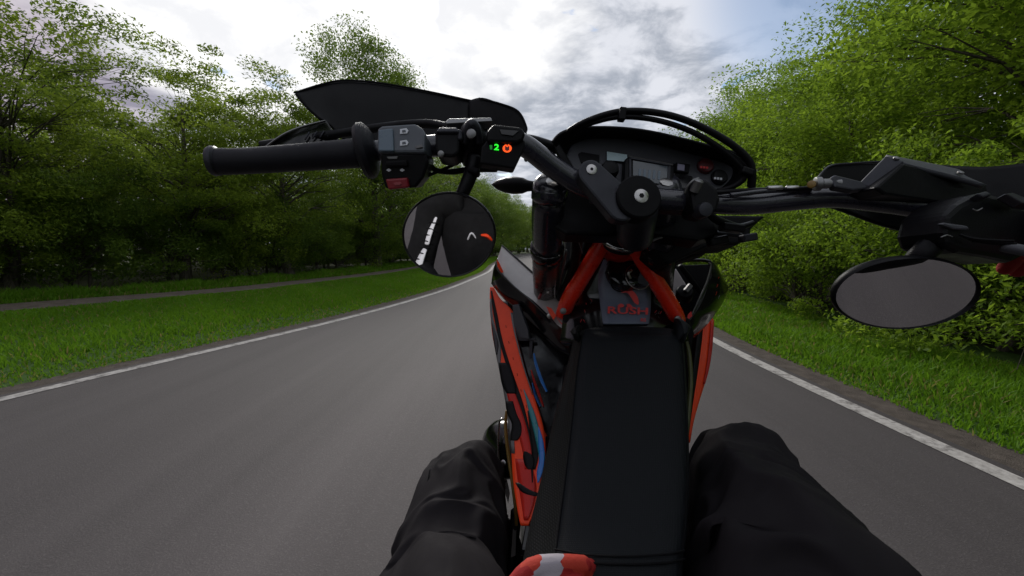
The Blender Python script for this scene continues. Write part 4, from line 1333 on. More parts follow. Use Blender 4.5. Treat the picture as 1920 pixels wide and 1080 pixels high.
# ---- seat
DS = lambda y: .735 - .215 * (y - 610) / 470.0
seat_rows = []
for (y, xs, xm, xr) in ((640, 1074, 1092, 1281), (700, 1060, 1083, 1286), (800, 1035, 1073, 1291), (900, 1014, 1061, 1292), (1000, 990, 1048, 1287), (1080, 976, 1038, 1279), (1240, 950, 1015, 1290), (1450, 925, 990, 1310)):
    d = DS(y) if y <= 1080 else .52 - .12 * (y - 1080) / 370
    c = (xm + xr) / 2
    seat_rows.append([(xs + 14, y, d + .13), (xs, y, d + .055), (xs + (xm - xs) * .55, y, d + .024), (xm - 2, y, d + .0035), (xm + 3, y, d + .0015), (xm + 24, y, d - .006), (c, y, d - .010), (xr - 24, y, d - .006), (xr - 4, y, d + .004), (xr, y, d + .02), (xr - 6, y, d + .06), (xr - 14, y, d + .12)])
f0 = [(a + (1180 - a) * .12, 636, .85) for a in (1088, 1074, 1083, 1094, 1100, 1120, 1186, 1245, 1268, 1276, 1275, 1270)]
f1 = [(a, 613 + 10 * (abs(a - 1180) / 100) ** 4, .757) for a in (1092, 1083, 1090, 1098, 1104, 1122, 1186, 1242, 1263, 1270, 1268, 1262)]
f2 = [(a, 622 + 6 * (abs(a - 1180) / 100) ** 4, .735) for a in (1084, 1078, 1086, 1094, 1100, 1120, 1186, 1246, 1270, 1277, 1274, 1266)]
seat_rows = [f0, f1, f2] + seat_rows
seat = grp('seat', P(1170, 850, .62))
sheet('seat_top', [[r[i] for i in range(3, 12)] for r in seat_rows], M_seat, seat, 4, 4, .02)
sheet('seat_side', [[r[i] for i in range(0, 4)] for r in seat_rows], M_seat_side, seat, 4, 4, .01)
tpx('seam', [(r[3][0], r[3][1], r[3][2] - .001, .0011) for r in seat_rows[2:]], M_blk_soft, seat, seg=6)
tpx('seam', [(r[8][0], r[8][1], r[8][2] - .001, .0009) for r in seat_rows[2:]], M_blk_soft, seat, seg=6)
tpx('seam', [(1040, 1030, .538, .0012), (1100, 1040, .526, .0012), (1180, 1043, .523, .0012), (1250, 1039, .527, .0012), (1284, 1032, .54, .0012)], M_blk_soft, seat, seg=6)
tpx('seam', [(1040, 1048, .533, .0014), (1100, 1055, .520, .0014), (1180, 1058, .517, .0014), (1250, 1055, .521, .0014), (1284, 1048, .535, .0014)], M_blk_soft, seat, seg=6)

# ---- left radiator shroud with its glossy top
sh = grp('radiator_shroud', P(1000, 550, .88))
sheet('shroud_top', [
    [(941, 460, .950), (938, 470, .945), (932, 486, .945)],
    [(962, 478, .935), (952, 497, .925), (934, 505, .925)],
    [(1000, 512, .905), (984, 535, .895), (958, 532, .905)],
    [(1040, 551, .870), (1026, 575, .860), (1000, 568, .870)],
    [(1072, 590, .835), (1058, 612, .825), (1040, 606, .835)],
    [(1084, 606, .820), (1080, 622, .812), (1064, 622, .820)]], M_pale_sheen, sh, 5, 4, .004)  # pale colour stands in for the sky mirrored in this gloss face
sheet('shroud_flank', [
    [(932, 486, .944), (925, 505, .950), (921, 532, .965)],
    [(934, 505, .924), (930, 530, .935), (942, 558, .950)],
    [(958, 532, .904), (962, 556, .915), (975, 590, .930)],
    [(1000, 568, .869), (1005, 588, .88), (1010, 622, .895)],
    [(1040, 606, .834), (1045, 622, .84), (1042, 652, .86)],
    [(1064, 622, .819), (1070, 640, .825), (1070, 668, .84)]], M_gloss, sh, 5, 4, .004)
tpx('shroud_edge', [(941, 460, .949, .0015), (962, 478, .933, .0016), (1000, 512, .903, .0018), (1040, 551, .868, .0018), (1073, 590, .832, .0018)], M_gloss, sh, seg=8)
tpx('shroud_edge', [(933, 486, .943, .0015), (935, 505, .922, .0018), (958, 532, .902, .0018), (1000, 568, .867, .0018), (1040, 606, .832, .0016)], M_gloss, sh, seg=8)
plate('shroud_decal', [(931, 486), (936, 492), (944, 510), (940, 512), (933, 500)], pl(936, 500, .915), .001, M_orange, sh, 0)
plate('shroud_decal', [(1024, 574), (1034, 578), (1043, 592), (1038, 600), (1030, 588)], pl(1034, 588, .825, -20, 20), .001, M_orange, sh, 0)
lathe('shroud_bolt', P(1031, 592, .832), TOCAM, [(-.006, .006), (.002, .0058), (.003, .003)], M_steel, sh, 14)
tpx('shroud_decal', [(1042, 590, .826, .0009), (1052, 606, .818, .0009), (1066, 612, .81, .0007)], M_redsoft, sh, seg=4)
plate('shroud_block', [(1056, 585), (1078, 592), (1092, 612), (1088, 640), (1068, 650), (1052, 625)], pl(1072, 615, .80, -10, 10), .05, M_blk_soft, sh, .005)
# ---- right scoop
sc = grp('air_scoop', P(1310, 550, .86))
tpx('scoop_rim', [(1259, 548, .85, .0025), (1262, 510, .845, .0028), (1268, 492, .842, .0032), (1292, 488, .838, .0034), (1325, 489, .835, .0034), (1333, 498, .835, .0032), (1326, 530, .835, .0030), (1312, 560, .835, .0028), (1296, 592, .83, .0028)], M_gloss, sc, seg=10)
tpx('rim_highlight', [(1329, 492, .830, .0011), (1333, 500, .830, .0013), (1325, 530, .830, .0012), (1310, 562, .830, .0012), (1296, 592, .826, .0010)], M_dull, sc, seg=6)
sheet('scoop_flank', [
    [(1331, 490, .838), (1342, 495, .850), (1346, 500, .89)],
    [(1331, 515, .836), (1350, 520, .850), (1358, 524, .90)],
    [(1320, 545, .836), (1348, 548, .855), (1365, 542, .90)],
    [(1306, 575, .834), (1332, 582, .850), (1354, 570, .90)],
    [(1290, 600, .830), (1312, 605, .845), (1330, 604, .89)],
    [(1278, 622, .822), (1292, 630, .835), (1300, 636, .87)]], M_gloss, sc, 5, 4, .004)
plate('scoop_back', [(1256, 498), (1340, 495), (1345, 540), (1310, 600), (1270, 620), (1255, 560)], pl(1300, 550, .93), .01, M_blk_soft, sc, .002)
plate('scoop_fin', [(1258, 503), (1268, 505), (1296, 550), (1290, 560), (1262, 558), (1258, 545)], pl(1275, 530, .895, -30, 0), .006, M_pale_sheen, sc, .001)
tpx('scoop_rib', [(1275, 498, .90, .006), (1300, 530, .91, .006), (1316, 552, .91, .005)], M_blk, sc, seg=8)
lathe('scoop_cap', P(1284, 548, .86), CV(-.2, .5, -.8), [(-.02, .016), (0, .017), (.006, .014), (.008, .006)], M_blk, sc, 18)
box('scoop_clip', 1290, 540, .85, 16, 8, .01, M_dull, sc, roll=-50, bev=.001)
plate('scoop_decal', [(1290, 590), (1296, 584), (1298, 592), (1288, 602)], pl(1293, 592, .824), .001, M_redsoft, sc, 0)
for k in range(8):
    x, y = 1338 + (k * 5) % 12, 505 + k * 7
    tpx('scuff', [(x, y, .846, .0005), (x - 2, y + 6, .846, .0004)], M_dull if k % 2 else M_orange, sc, seg=4, n=2)
plate('frame_cover', [(1262, 588), (1294, 596), (1304, 625), (1296, 660), (1280, 665), (1268, 620)], pl(1280, 620, .80, 10, 5), .05, M_blk_soft, sc, .005)

# ---- left side panel with graphics
DPl = lambda x, y: .955 - .27 * (y - 540) / 440.0 - .00045 * (x - 950 - (y - 540) * .1)
lp_rows = [(538, 919, 925), (560, 918, 938), (585, 919, 962), (620, 922, 966), (650, 927, 973), (700, 937, 986), (750, 947, 1003), (800, 954, 1018), (850, 959, 1022), (900, 962, 1016), (950, 969, 1004), (985, 976, 990)]
lp = panel('side_panel', lp_rows, DPl, M_orange, B, 8, 4, .004)
_lr = np.array(lp_rows, float)


def uvx(u, y):
    return float(np.interp(y, _lr[:, 0], _lr[:, 1]) * (1 - u) + np.interp(y, _lr[:, 0], _lr[:, 2]) * u)


def stripe(name, mat, pts, off=.0022):
    """pts: (y, u0, u1) across the side panel"""
    panel(name, [(y, uvx(a, y), uvx(b, y)) for y, a, b in pts], DPl, mat, lp, 3, 3, .0004, off=.0005 + off * .35)


stripe('dark_graphic', M_blk, [(545, .1, .35), (590, .14, .30), (640, .24, .38), (700, .34, .50), (760, .42, .58), (820, .50, .62), (870, .58, .66), (905, .66, .70)])
stripe('dark_graphic', M_gloss, [(600, .0, .02), (640, .0, .20), (665, .0, .05)], .0026)
stripe('grey_graphic', M_grey, [(560, .0, .18), (600, .0, .12), (650, .0, .26), (690, .0, .10), (715, .0, .40), (745, .0, .30), (790, .0, .16), (850, .0, .10)], .0018)
stripe('dark_graphic', M_blk, [(680, .05, .40), (700, .0, .48), (722, .0, .50), (738, .10, .44)], .0028)
stripe('dark_graphic', M_blk, [(752, .0, .26), (775, .0, .30), (795, .10, .38), (815, .02, .34), (826, .0, .2)], .0028)
stripe('red_graphic', M_red, [(700, .18, .20), (740, .10, .40), (800, .22, .52), (850, .34, .60), (880, .4, .56)], .0024)
stripe('dark_graphic', M_blk, [(770, .66, .70), (800, .60, .74), (850, .62, .80), (880, .66, .74)], .0026)
stripe('teal_graphic', M_teal, [(730, .72, .74), (770, .70, .86), (810, .72, .90), (850, .80, 1.0), (870, .84, 1.0)], .0030)
stripe('blue_graphic', M_blue, [(800, .86, .88), (830, .82, .98), (860, .84, 1.0), (885, .80, .99), (905, .86, .90)], .0034)
stripe('grey_graphic', M_grey, [(586, .88, 1.0), (620, .93, 1.0), (680, .95, 1.0), (740, .97, 1.0)], .0030)
stripe('red_graphic', M_red, [(860, .1, .5), (900, .16, .78), (940, .24, .9), (975, .4, .8)], .0020)
stripe('dark_graphic', M_blk, [(846, .38, .44), (856, .34, .66), (872, .40, .70), (880, .5, .62)], .0036)
stripe('dark_graphic', M_blk, [(905, .06, .2), (918, .2, .6), (925, .4, 1.0), (930, .8, 1.0)], .0036)
for k in range(9):
    r = random.Random(k + 3)
    y = 610 + 30 * k; u = .60 + .08 * r.random() + (.05 if k > 4 else 0)
    x = uvx(u, y)
    tpx('scratch', [(x, y, DPl(x, y) - .003, .0005), (x + 2, y + 5 + 5 * r.random(), DPl(x, y) - .003, .0003)], M_blk, lp, seg=4, n=2)
# black inner fairing between panel and seat
DIn = lambda x, y: .90 - .22 * (y - 580) / 400.0 - .0002 * (x - 1000)
inn = panel('inner_fairing', [(565, 935, 1075), (600, 948, 1080), (650, 962, 1075), (700, 975, 1066), (760, 992, 1055), (820, 1005, 1042), (880, 1008, 1030), (960, 990, 1010), (1040, 975, 1000)], DIn, M_gloss, B, 8, 4, .01, off=-.05)
plate('tank_side_web', [(960, 572), (972, 570), (990, 620), (992, 636), (966, 634)], pl(975, 600, .90, -30), .01, M_dash, B, .002)
plate('radiator_louver', [(950, 545), (1030, 615), (1030, 700), (985, 690), (962, 600)], pl(1000, 640, .925, -20), .01, M_blk_soft, B, .002)
plate('louver_edge', [(972, 634), (1005, 634), (1005, 639), (972, 639)], pl(988, 636, .90), .006, M_dash, B, .001)
plate('louver_edge', [(993, 640), (999, 640), (996, 700), (992, 696)], pl(995, 668, .90), .006, M_dash, B, .001)


def inline(name, mat, pts, off=.0):
    tpx(name, [(x, y, DIn(x, y) + .046 - off, w) for x, y, w in pts], mat, inn, seg=8, flat=.35)


inline('blue_line', M_blue, [(1001, 663, .0016), (1005, 683, .0030), (1015, 712, .0034), (1025, 734, .0020)])
inline('orange_line', M_red, [(996, 694, .0014), (1002, 715, .0026), (1011, 740, .0030), (1019, 762, .0016)])
inline('blue_line', M_blue, [(998, 718, .0012), (1004, 742, .0026), (1013, 762, .0016)])
inline('teal_line', M_teal, [(1001, 752, .0014), (1008, 772, .0040), (1016, 790, .0016)])
inline('orange_line', M_orange, [(1003, 770, .0014), (1012, 795, .0036), (1024, 818, .0020)])
# right side panel
DPr = lambda x, y: .94 - .22 * (y - 590) / 400.0 + .0006 * (x - 1318)
rp = panel('side_panel', [(592, 1316, 1336), (610, 1314, 1338), (650, 1308, 1335), (700, 1302, 1327), (750, 1296, 1312), (790, 1290, 1301), (830, 1288, 1294)], DPr, M_orange, B, 6, 4, .004)
panel('dark_graphic', [(592, 1313, 1320), (640, 1306, 1316), (700, 1299, 1308), (760, 1292, 1299), (820, 1286, 1291)], DPr, M_blk, rp, 3, 3, .001, off=.004)
panel('red_graphic', [(600, 1334, 1339), (650, 1330, 1336), (690, 1325, 1330), (720, 1319, 1322)], DPr, M_red, rp, 3, 3, .001, off=.004)
panel('inner_fairing', [(600, 1270, 1320), (660, 1272, 1312), (720, 1274, 1304), (780, 1276, 1298), (850, 1276, 1290), (950, 1270, 1284)], lambda x, y: DPr(x, y) + .02, M_blk, B, 5, 4, .01)
tpx('drain_hose', [(1284, 632, .79, .0030), (1291, 660, .785, .0042), (1295, 710, .765, .0042), (1292, 760, .745, .0040), (1286, 830, .72, .0036)], M_olive, B, seg=10)

# ---- engine side seen at the left knee
eng = grp('engine', BP(.14, -.42, 1.02))
lathe('clutch_cover', P(944, 842, .98), CV(-.8, .1, -.6), [(-.02, .066), (.01, .064), (.024, .054), (.032, .036), (.034, .012)], M_gloss, eng, 32)
torus('cover_mark', P(930, 852, .955), CV(-.8, .1, -.6), .014, .0016, M_redbtn, eng, 20, 5)
lathe('cover_bolt', P(945, 868, .93), CV(-.5, .3, -.8), [(-.01, .007), (.004, .0065), (.006, .003)], M_steel, eng, 12)
lathe('cover_bolt', P(937, 873, .94), CV(-.5, .3, -.8), [(-.01, .006), (.004, .0055), (.006, .003)], M_dull, eng, 12)
tpx('clutch_cable', [(946, 786, .93, .0022), (938, 787, .93, .0024), (935, 805, .935, .0022), (934, 840, .935, .0022), (938, 880, .93, .0022), (945, 905, .92, .0022)], M_steel, eng, seg=8)
tpx('overflow_hose', [(950, 770, .90, .003), (948, 800, .90, .0036), (953, 850, .89, .0038), (960, 900, .87, .0036), (966, 950, .85, .0034), (968, 985, .84, .003)], M_yellow, eng, seg=8)
tpx('overflow_hose', [(954, 780, .91, .002), (958, 850, .895, .0022), (964, 920, .87, .0022)], M_dash, eng, seg=8)
plate('chrome_guard', [(944, 896), (951, 902), (956, 925), (953, 945), (947, 925)], pl(950, 920, .90), .006, M_steel, eng, .001)
tpx('foot_peg_stay', [(968, 960, .86, .012), (964, 1010, .88, .011), (960, 1070, .90, .011)], M_blk, eng, seg=10)
plate('chrome_guard', [(962, 985), (969, 985), (967, 1042), (958, 1046)], pl(964, 1010, .86), .006, M_dull, eng, .001)
# engine cases, swingarm, exhaust and tail below the picture
tube('crankcase', [(BP(.09, -.42, 1.05), .10), (BP(.15, -.44, 1.05), .125), (BP(.22, -.42, 1.05), .10)], M_dull, eng, seg=20, n=3)
tube('cylinder', [(BP(.15, -.40, 1.05), .075), (BP(.15, -.20, 1.05), .070)], M_blk_soft, eng, seg=20, n=3)
for s in (-1, 1):
    tube('swingarm', [(hub_r + Vector((.105 * s, 0, 0)), .022), (BP(.15 + .10 * s, -.58, 1.05), .030)], M_dull, B, seg=12, n=3)
    tube('foot_peg', [(BP(.15 + .10 * s, -.60, .98), .012), (BP(.15 + .20 * s, -.60, .98), .012)], M_dull, B, seg=10, n=2)
tube('rear_axle', [(hub_r + Vector((-.13, 0, 0)), .010), (hub_r + Vector((.13, 0, 0)), .010)], M_steel, B, seg=12, n=1)
tube('subframe', [(BP(.15, -.16, .85), .05), (BP(.15, -.45, .66), .05), (BP(.15, -.66, .42), .03)], M_blk_soft, B, seg=12)
tube('rear_mudguard', [(BP(.15, -.52, .55), .06), (BP(.15, -.70, .38), .05), (BP(.15, -.80, .22), .03)], M_blk, B, seg=14, flat=.4)
tube('exhaust_silencer', [(BP(.27, -.40, .95), .03), (BP(.29, -.52, .80), .045), (BP(.29, -.68, .50), .045)], M_dull, B, seg=16)
tube('shock_absorber', [(BP(.15, -.30, .86), .035), (BP(.15, -.55, .98), .035)], M_frame, B, seg=14, n=4)

# ---- right hand controls
rg = sheet('hand_guard', [
    [(1532, 338, .590), (1555, 312, .600), (1600, 306, .605), (1680, 302, .605), (1780, 310, .600), (1860, 312, .585), (1960, 300, .56)],
    [(1534, 345, .590), (1560, 335, .598), (1610, 335, .602), (1690, 340, .600), (1780, 350, .595), (1860, 350, .58), (1960, 345, .555)],
    [(1540, 352, .590), (1570, 365, .595), (1620, 380, .598), (1700, 395, .595), (1790, 400, .59), (1870, 400, .575), (1970, 400, .55)],
    [(1548, 385, .590), (1600, 402, .592), (1660, 424, .594), (1730, 440, .590), (1800, 442, .585), (1880, 445, .57), (1980, 450, .55)]], M_blk, B, 4, 4, .004)
tpx('guard_edge', [(1531, 338, .588, .0014), (1555, 312, .598, .0016), (1600, 306, .603, .0016), (1650, 303, .603, .0016)], M_clamp, rg, seg=6)
br = grp('brake_reservoir', P(1720, 325, .53))
pR = pl(1660, 322, .520, -22, 18)
plate('reservoir_end', [(1608, 346), (1662, 291), (1697, 302), (1640, 353)], pR, .018, M_clamp, br, .002)
plate('reservoir_body', [(1641, 352), (1694, 305), (1790, 328), (1815, 334), (1850, 344), (1860, 384), (1760, 380), (1660, 365)], pl(1740, 345, .520, 10, 0), .035, M_blk, br, .003)
sheet('reservoir_lid', [
    [(1662, 290, .535), (1700, 297, .540), (1760, 309, .540), (1800, 318, .538)],
    [(1672, 294, .525), (1705, 303, .526), (1768, 318, .526), (1812, 330, .524)],
    [(1694, 305, .518), (1720, 312, .517), (1785, 328, .517), (1850, 346, .517)]], M_dash, br, 4, 4, .006)
for (xx, yy) in ((1680, 298), (1800, 325)):
    lathe('screw', P(xx, yy, .521), CV(0, .7, -.7), [(0, .0035), (.002, .0033), (.0026, .002)], M_dull, br, 10)
lathe('banjo_fitting', P(1528, 345, .535), P(1567, 344, .530) - P(1528, 345, .535), [(-.001, .006), (0, .0085), (.006, .0085), (.008, .0060), (.014, .0062), (.018, .0052), (.028, .005)], M_dull, B, 14)
lathe('banjo_hole', P(1522, 346, .534), CV(-.6, .1, -.8), [(0, .005), (.002, .0048), (.003, .003)], M_yellow, B, 14)
plate('brake_lever_pivot', [(1558, 332), (1566, 327), (1618, 340), (1640, 352), (1600, 356), (1565, 350)], pl(1595, 342, .525, 0, 20), .010, M_clamp, B, .002)
tpx('brake_lever', [(1620, 350, .55, .006), (1720, 360, .57, .0065), (1820, 378, .575, .0065), (1920, 400, .56, .0065), (2010, 418, .54, .007)], M_blk, B, seg=10)
th = plate('throttle_housing', [(1768, 436), (1776, 402), (1798, 382), (1828, 366), (1850, 360), (1885, 368), (1912, 380), (1936, 400), (1945, 470), (1900, 492), (1850, 482), (1800, 474), (1775, 462)], pl(1850, 420, .475, 10, 0), .050, M_blk, B, .006)
plate('housing_ridge', [(1832, 362), (1850, 357), (1862, 364), (1845, 369)], pl(1848, 363, .468, 10, 30), .01, M_clamp, th, .002)
plate('housing_ridge', [(1886, 362), (1900, 360), (1930, 372), (1940, 384), (1918, 380)], pl(1910, 370, .462, 20, 30), .01, M_clamp, th, .002)
plate('housing_ridge', [(1762, 420), (1772, 417), (1815, 423), (1820, 431), (1790, 430)], pl(1790, 424, .462, 0, 0), .006, M_dash, th, .002)
tpx('housing_mark', [(1824, 392, .466, .0006), (1832, 395, .466, .0008), (1842, 390, .466, .0006)], M_dull, th, seg=6)
tpx('housing_mark', [(1764, 445, .464, .0006), (1775, 441, .464, .0008), (1786, 444, .464, .0006)], M_dull, th, seg=6)
for k in range(4):
    tpx('housing_rib', [(1800 + 8 * k, 440 + 4 * k, .462, .0015), (1830 + 20 * k, 448 + 4 * k, .458, .0018), (1900 + 5 * k, 452 + 5 * k, .452, .0015)], M_blk_soft, th, seg=6)
tpx('wire_loom', [(1880, 462, .46, .006), (1920, 470, .45, .006), (1980, 480, .44, .006)], M_dash, B, seg=10)
gR = tpx('grip', [(1945, 420, .480, .019), (2000, 428, .474, .0175), (2130, 445, .458, .0165), (2190, 452, .452, .0165)], M_rub, B, seg=20)
mR = grp('mirror', P(1700, 549, .50))
tpx('mirror_stem', [(1768, 436, .485, .013), (1745, 460, .487, .0125), (1722, 482, .49, .0115), (1700, 505, .505, .010)], M_blk, mR, seg=14)
mirror_disc(mR, 1700, 549, .495, 139, 67, -6, -22, -4, 1.2)
# ------------------------------------------------------------------ the rider
from mathutils import noise as mnoise


def RP(x, y, d):
    return CAMROT @ Vector((x, y, -d)) + Vector((0, 0, CAM_H))


J = dict(
    pelvis=RP(.13, -.66, .10), waist=RP(.12, -.46, -.02), chest=RP(.09, -.22, -.17), neck=RP(.07, .02, -.20), skull=RP(.07, .18, -.17),
    shl=RP(-.12, -.04, -.19), ell=RP(-.22, -.34, -.08), wrl=RP(-.035, -.385, .49 - .10), hdl=RP(.02, -.37, .47),
    shr=RP(.27, -.04, -.19), elr=RP(.52, -.26, .02), wrr=RP(.70, .03, .33), hdr=RP(.71, .075, .42),
    hipl=RP(.03, -.66, .16), knl=P(866, 945, .84), anl=RP(-.02, -.78, .92), fol=RP(-.02, -.80, 1.06),
    hipr=RP(.25, -.66, .14), knr=P(1410, 965, .73), anr=RP(.36, -.78, .92), fore=RP(.35, -.80, 1.06))
edges = [('pelvis', 'waist'), ('waist', 'chest'), ('chest', 'neck'), ('neck', 'skull'), ('chest', 'shl'), ('shl', 'ell'), ('ell', 'wrl'), ('wrl', 'hdl'),
         ('chest', 'shr'), ('shr', 'elr'), ('elr', 'wrr'), ('wrr', 'hdr'), ('pelvis', 'hipl'), ('hipl', 'knl'), ('knl', 'anl'), ('anl', 'fol'),
         ('pelvis', 'hipr'), ('hipr', 'knr'), ('knr', 'anr'), ('anr', 'fore')]
rad = dict(pelvis=.12, waist=.11, chest=.12, neck=.05, skull=.085, shl=.04, ell=.026, wrl=.020, hdl=.02, shr=.04, elr=.028, wrr=.024, hdr=.028,
           hipl=.055, knl=.030, anl=.024, fol=.024, hipr=.055, knr=.032, anr=.024, fore=.03)
names = list(J)
pc0 = J['pelvis']
me = bpy.data.meshes.new('person')
me.from_pydata([tuple(J[n] - pc0) for n in names], [(names.index(a), names.index(b)) for a, b in edges], [])
me.materials.append(M_jacket)
person = bpy.data.objects.new('person', me); C.objects.link(person); person.location = pc0
m = person.modifiers.new('skin', 'SKIN')
m.use_smooth_shade = True
for i, n in enumerate(names):
    sv = me.skin_vertices[0].data[i]
    sv.radius = (rad[n], rad[n]); sv.use_root = (n == 'pelvis')
person.modifiers.new('sub', 'SUBSURF').levels = 1
person.modifiers['sub'].render_levels = 2
tag(person, 'rider in black trousers and jacket with one hand on the orange and black motorcycle seat', 'person')


def fold(seed, amp, freq, ridge=0.6):
    """cloth creases: ridged noise drawn out round the limb"""
    def f(p, d, t, th):
        q = Vector((t * freq + seed + .45 * math.sin(th), math.cos(th) * 0.6 + 0.9 * t, math.sin(th) * 0.6))
        q2 = q + Vector((mnoise.noise(q * 1.7) * .7, 0, 0))
        a = 1 - abs(mnoise.noise(q2 * 1.0)) * 2
        b = mnoise.noise(q2 * 2.6 + Vector((7, 3, 1)))
        c = 1 - abs(mnoise.noise(q2 * 2.1 + Vector((3, 9, 2)))) * 2
        return amp * (ridge * a * a * (1 if a > 0 else .3) + .12 * b + .22 * max(0, c) ** 2 - .28)
    return f


def cloth_tube(name, pts, mat, seed, amp, freq, seg=72, n=22, flat=1.0):
    return tube(name, pts, mat, person, seg=seg, n=n, disp=fold(seed, amp, freq), flat=flat, round_end=.3)


tr = grp('trousers', J['pelvis'], person)
def leg(name, pts, seed, amp=.027, freq=6.5):
    o = tube(name, pts, M_cloth, tr, seg=120, n=26, disp=fold(seed, amp, freq), round_end=.3)
    o.data.polygons.foreach_set('use_smooth', [True] * len(o.data.polygons))
    a = o.data.attributes.get('sharp_edge')
    if a: o.data.attributes.remove(a)
    s = o.modifiers.new('smooth', 'SMOOTH'); s.factor = .5; s.iterations = 5
    return o


leg('left_trouser_leg', [(RP(.04, -.68, .06), .100), (P(838, 1300, .52), .108), (P(836, 1110, .68), .096), (P(852, 1000, .765), .086), (P(862, 925, .825), .074), (P(872, 900, .875), .071), (P(880, 925, .93), .070), (P(885, 990, .955), .074), (RP(-.05, -.62, .97), .068), (RP(-.03, -.76, .93), .060)], 3.1)
leg('right_trouser_leg', [(RP(.25, -.68, .06), .110), (P(1520, 1330, .46), .126), (P(1490, 1120, .55), .128), (P(1442, 1000, .635), .112), (P(1412, 940, .70), .096), (P(1405, 910, .76), .090), (P(1400, 930, .83), .086), (P(1392, 1000, .87), .080), (RP(.42, -.60, .92), .070), (RP(.38, -.76, .93), .062)], 8.7, .042, 6.5)
tube('trouser_seat', [(RP(.14, -.50, -.02), .130), (RP(.14, -.62, .04), .155), (RP(.14, -.70, .14), .135)], M_cloth, tr, seg=48, n=8, disp=fold(1.2, .01, 5), flat=1.0)
jk = grp('jacket', J['chest'], person)
tube('jacket_body', [(RP(.13, -.60, .02), .135), (RP(.11, -.46, -.05), .160), (RP(.085, -.28, -.17), .185), (RP(.08, -.12, -.235), .185), (RP(.08, -.03, -.235), .120), (RP(.075, .02, -.21), .062)], M_jacket, jk, seg=56, n=9, disp=fold(5.5, .012, 6), flat=1.0)
tube('sleeve', [(RP(-.02, -.06, -.20), .085), (RP(-.13, -.08, -.19), .078), (RP(-.18, -.20, -.14), .070), (RP(-.22, -.34, -.07), .066), (RP(-.165, -.352, .07), .062), (RP(-.10, -.368, .23), .054), (RP(-.035, -.386, .395), .042), (RP(-.03, -.392, .455), .040)], M_jacket, jk, seg=48, n=9, disp=fold(2.5, .010, 9))
tube('sleeve', [(RP(.17, -.06, -.20), .085), (RP(.28, -.08, -.19), .078), (RP(.41, -.18, -.10), .066), (RP(.52, -.26, .02), .060), (RP(.60, -.15, .16), .054), (RP(.66, -.04, .26), .046), (RP(.70, .025, .32), .038)], M_jacket, jk, seg=48, n=9, disp=fold(4.4, .010, 9))
# white and orange print on the jacket, seen in the mirror
def print_blob(pts, mat):
    tube('jacket_print', pts, mat, jk, seg=8, n=4, flat=.5)
M_wprint = simple('white_sleeve_print', (0.70, 0.70, 0.74), 0.6, var=0.1)
def slv(t, dx=0.0, dz=0.0):
    return RP(-.12, -.10, -.18).lerp(RP(-.22, -.34, -.06), t) + Vector((-.010 + dx, .068 - .010 * t, -.01 + dz))


tube('jacket_print', [(slv(0.0), .012), (slv(.25, -.004), .019), (slv(.45), .017)], M_wprint, jk, seg=12, n=6, flat=.55)
tube('jacket_print', [(slv(.55), .016), (slv(.75, -.004), .024), (slv(.98), .026)], M_wprint, jk, seg=12, n=6, flat=.55)
for k in range(9):
    t = .08 + k * .105
    tube('print_gap', [(slv(t, -.024, .004) + Vector((0, .006, 0)), .0026), (slv(t, .0) + Vector((0, .014, 0)), .0030), (slv(t + .03, .022) + Vector((0, .004, .006 * (-1) ** k)), .0024)], M_jacket, jk, seg=6, n=4)
print_blob([(RP(.01, -.18, -.030), .008), (RP(.025, -.15, -.028), .009), (RP(.045, -.175, -.028), .008)], M_wprint)
print_blob([(RP(.07, -.16, -.030), .014), (RP(.095, -.165, -.028), .020), (RP(.115, -.19, -.03), .013)], M_orange)
tube('balaclava', [(RP(.075, -.02, -.21), .075), (RP(.072, .06, -.20), .070), (RP(.07, .12, -.185), .085), (RP(.07, .18, -.17), .09)], M_jacket, person, seg=24, n=4)
# boots
for (a, f, s) in (('anl', 'fol', 0), ('anr', 'fore', 1)):
    tube('boot', [(J[a] + Vector((0, 0, .14)), .062), (J[a] + Vector((0, -.01, .03)), .056), (J[a].lerp(J[f], .35), .052), (J[f], .045), (J[f] + (J[f] - J[a]).normalized() * .05, .034)], M_blk_soft, person, seg=20, n=5)
# helmet on the head
hm = lathe('helmet', J['skull'] - Vector((0, 0, .13)), Vector((0, 0, 1)), [(0, .085), (.02, .115), (.08, .135), (.14, .138), (.20, .120), (.24, .085), (.262, .04), (.268, .005)], M_gloss, person, 40)
pv = J['skull']
tube('visor', [(pv + Vector((-.10, .085, .0)), .03), (pv + Vector((0, .135, .0)), .036), (pv + Vector((.10, .085, .0)), .03)], M_lcd, hm, seg=16, n=6, flat=.5)


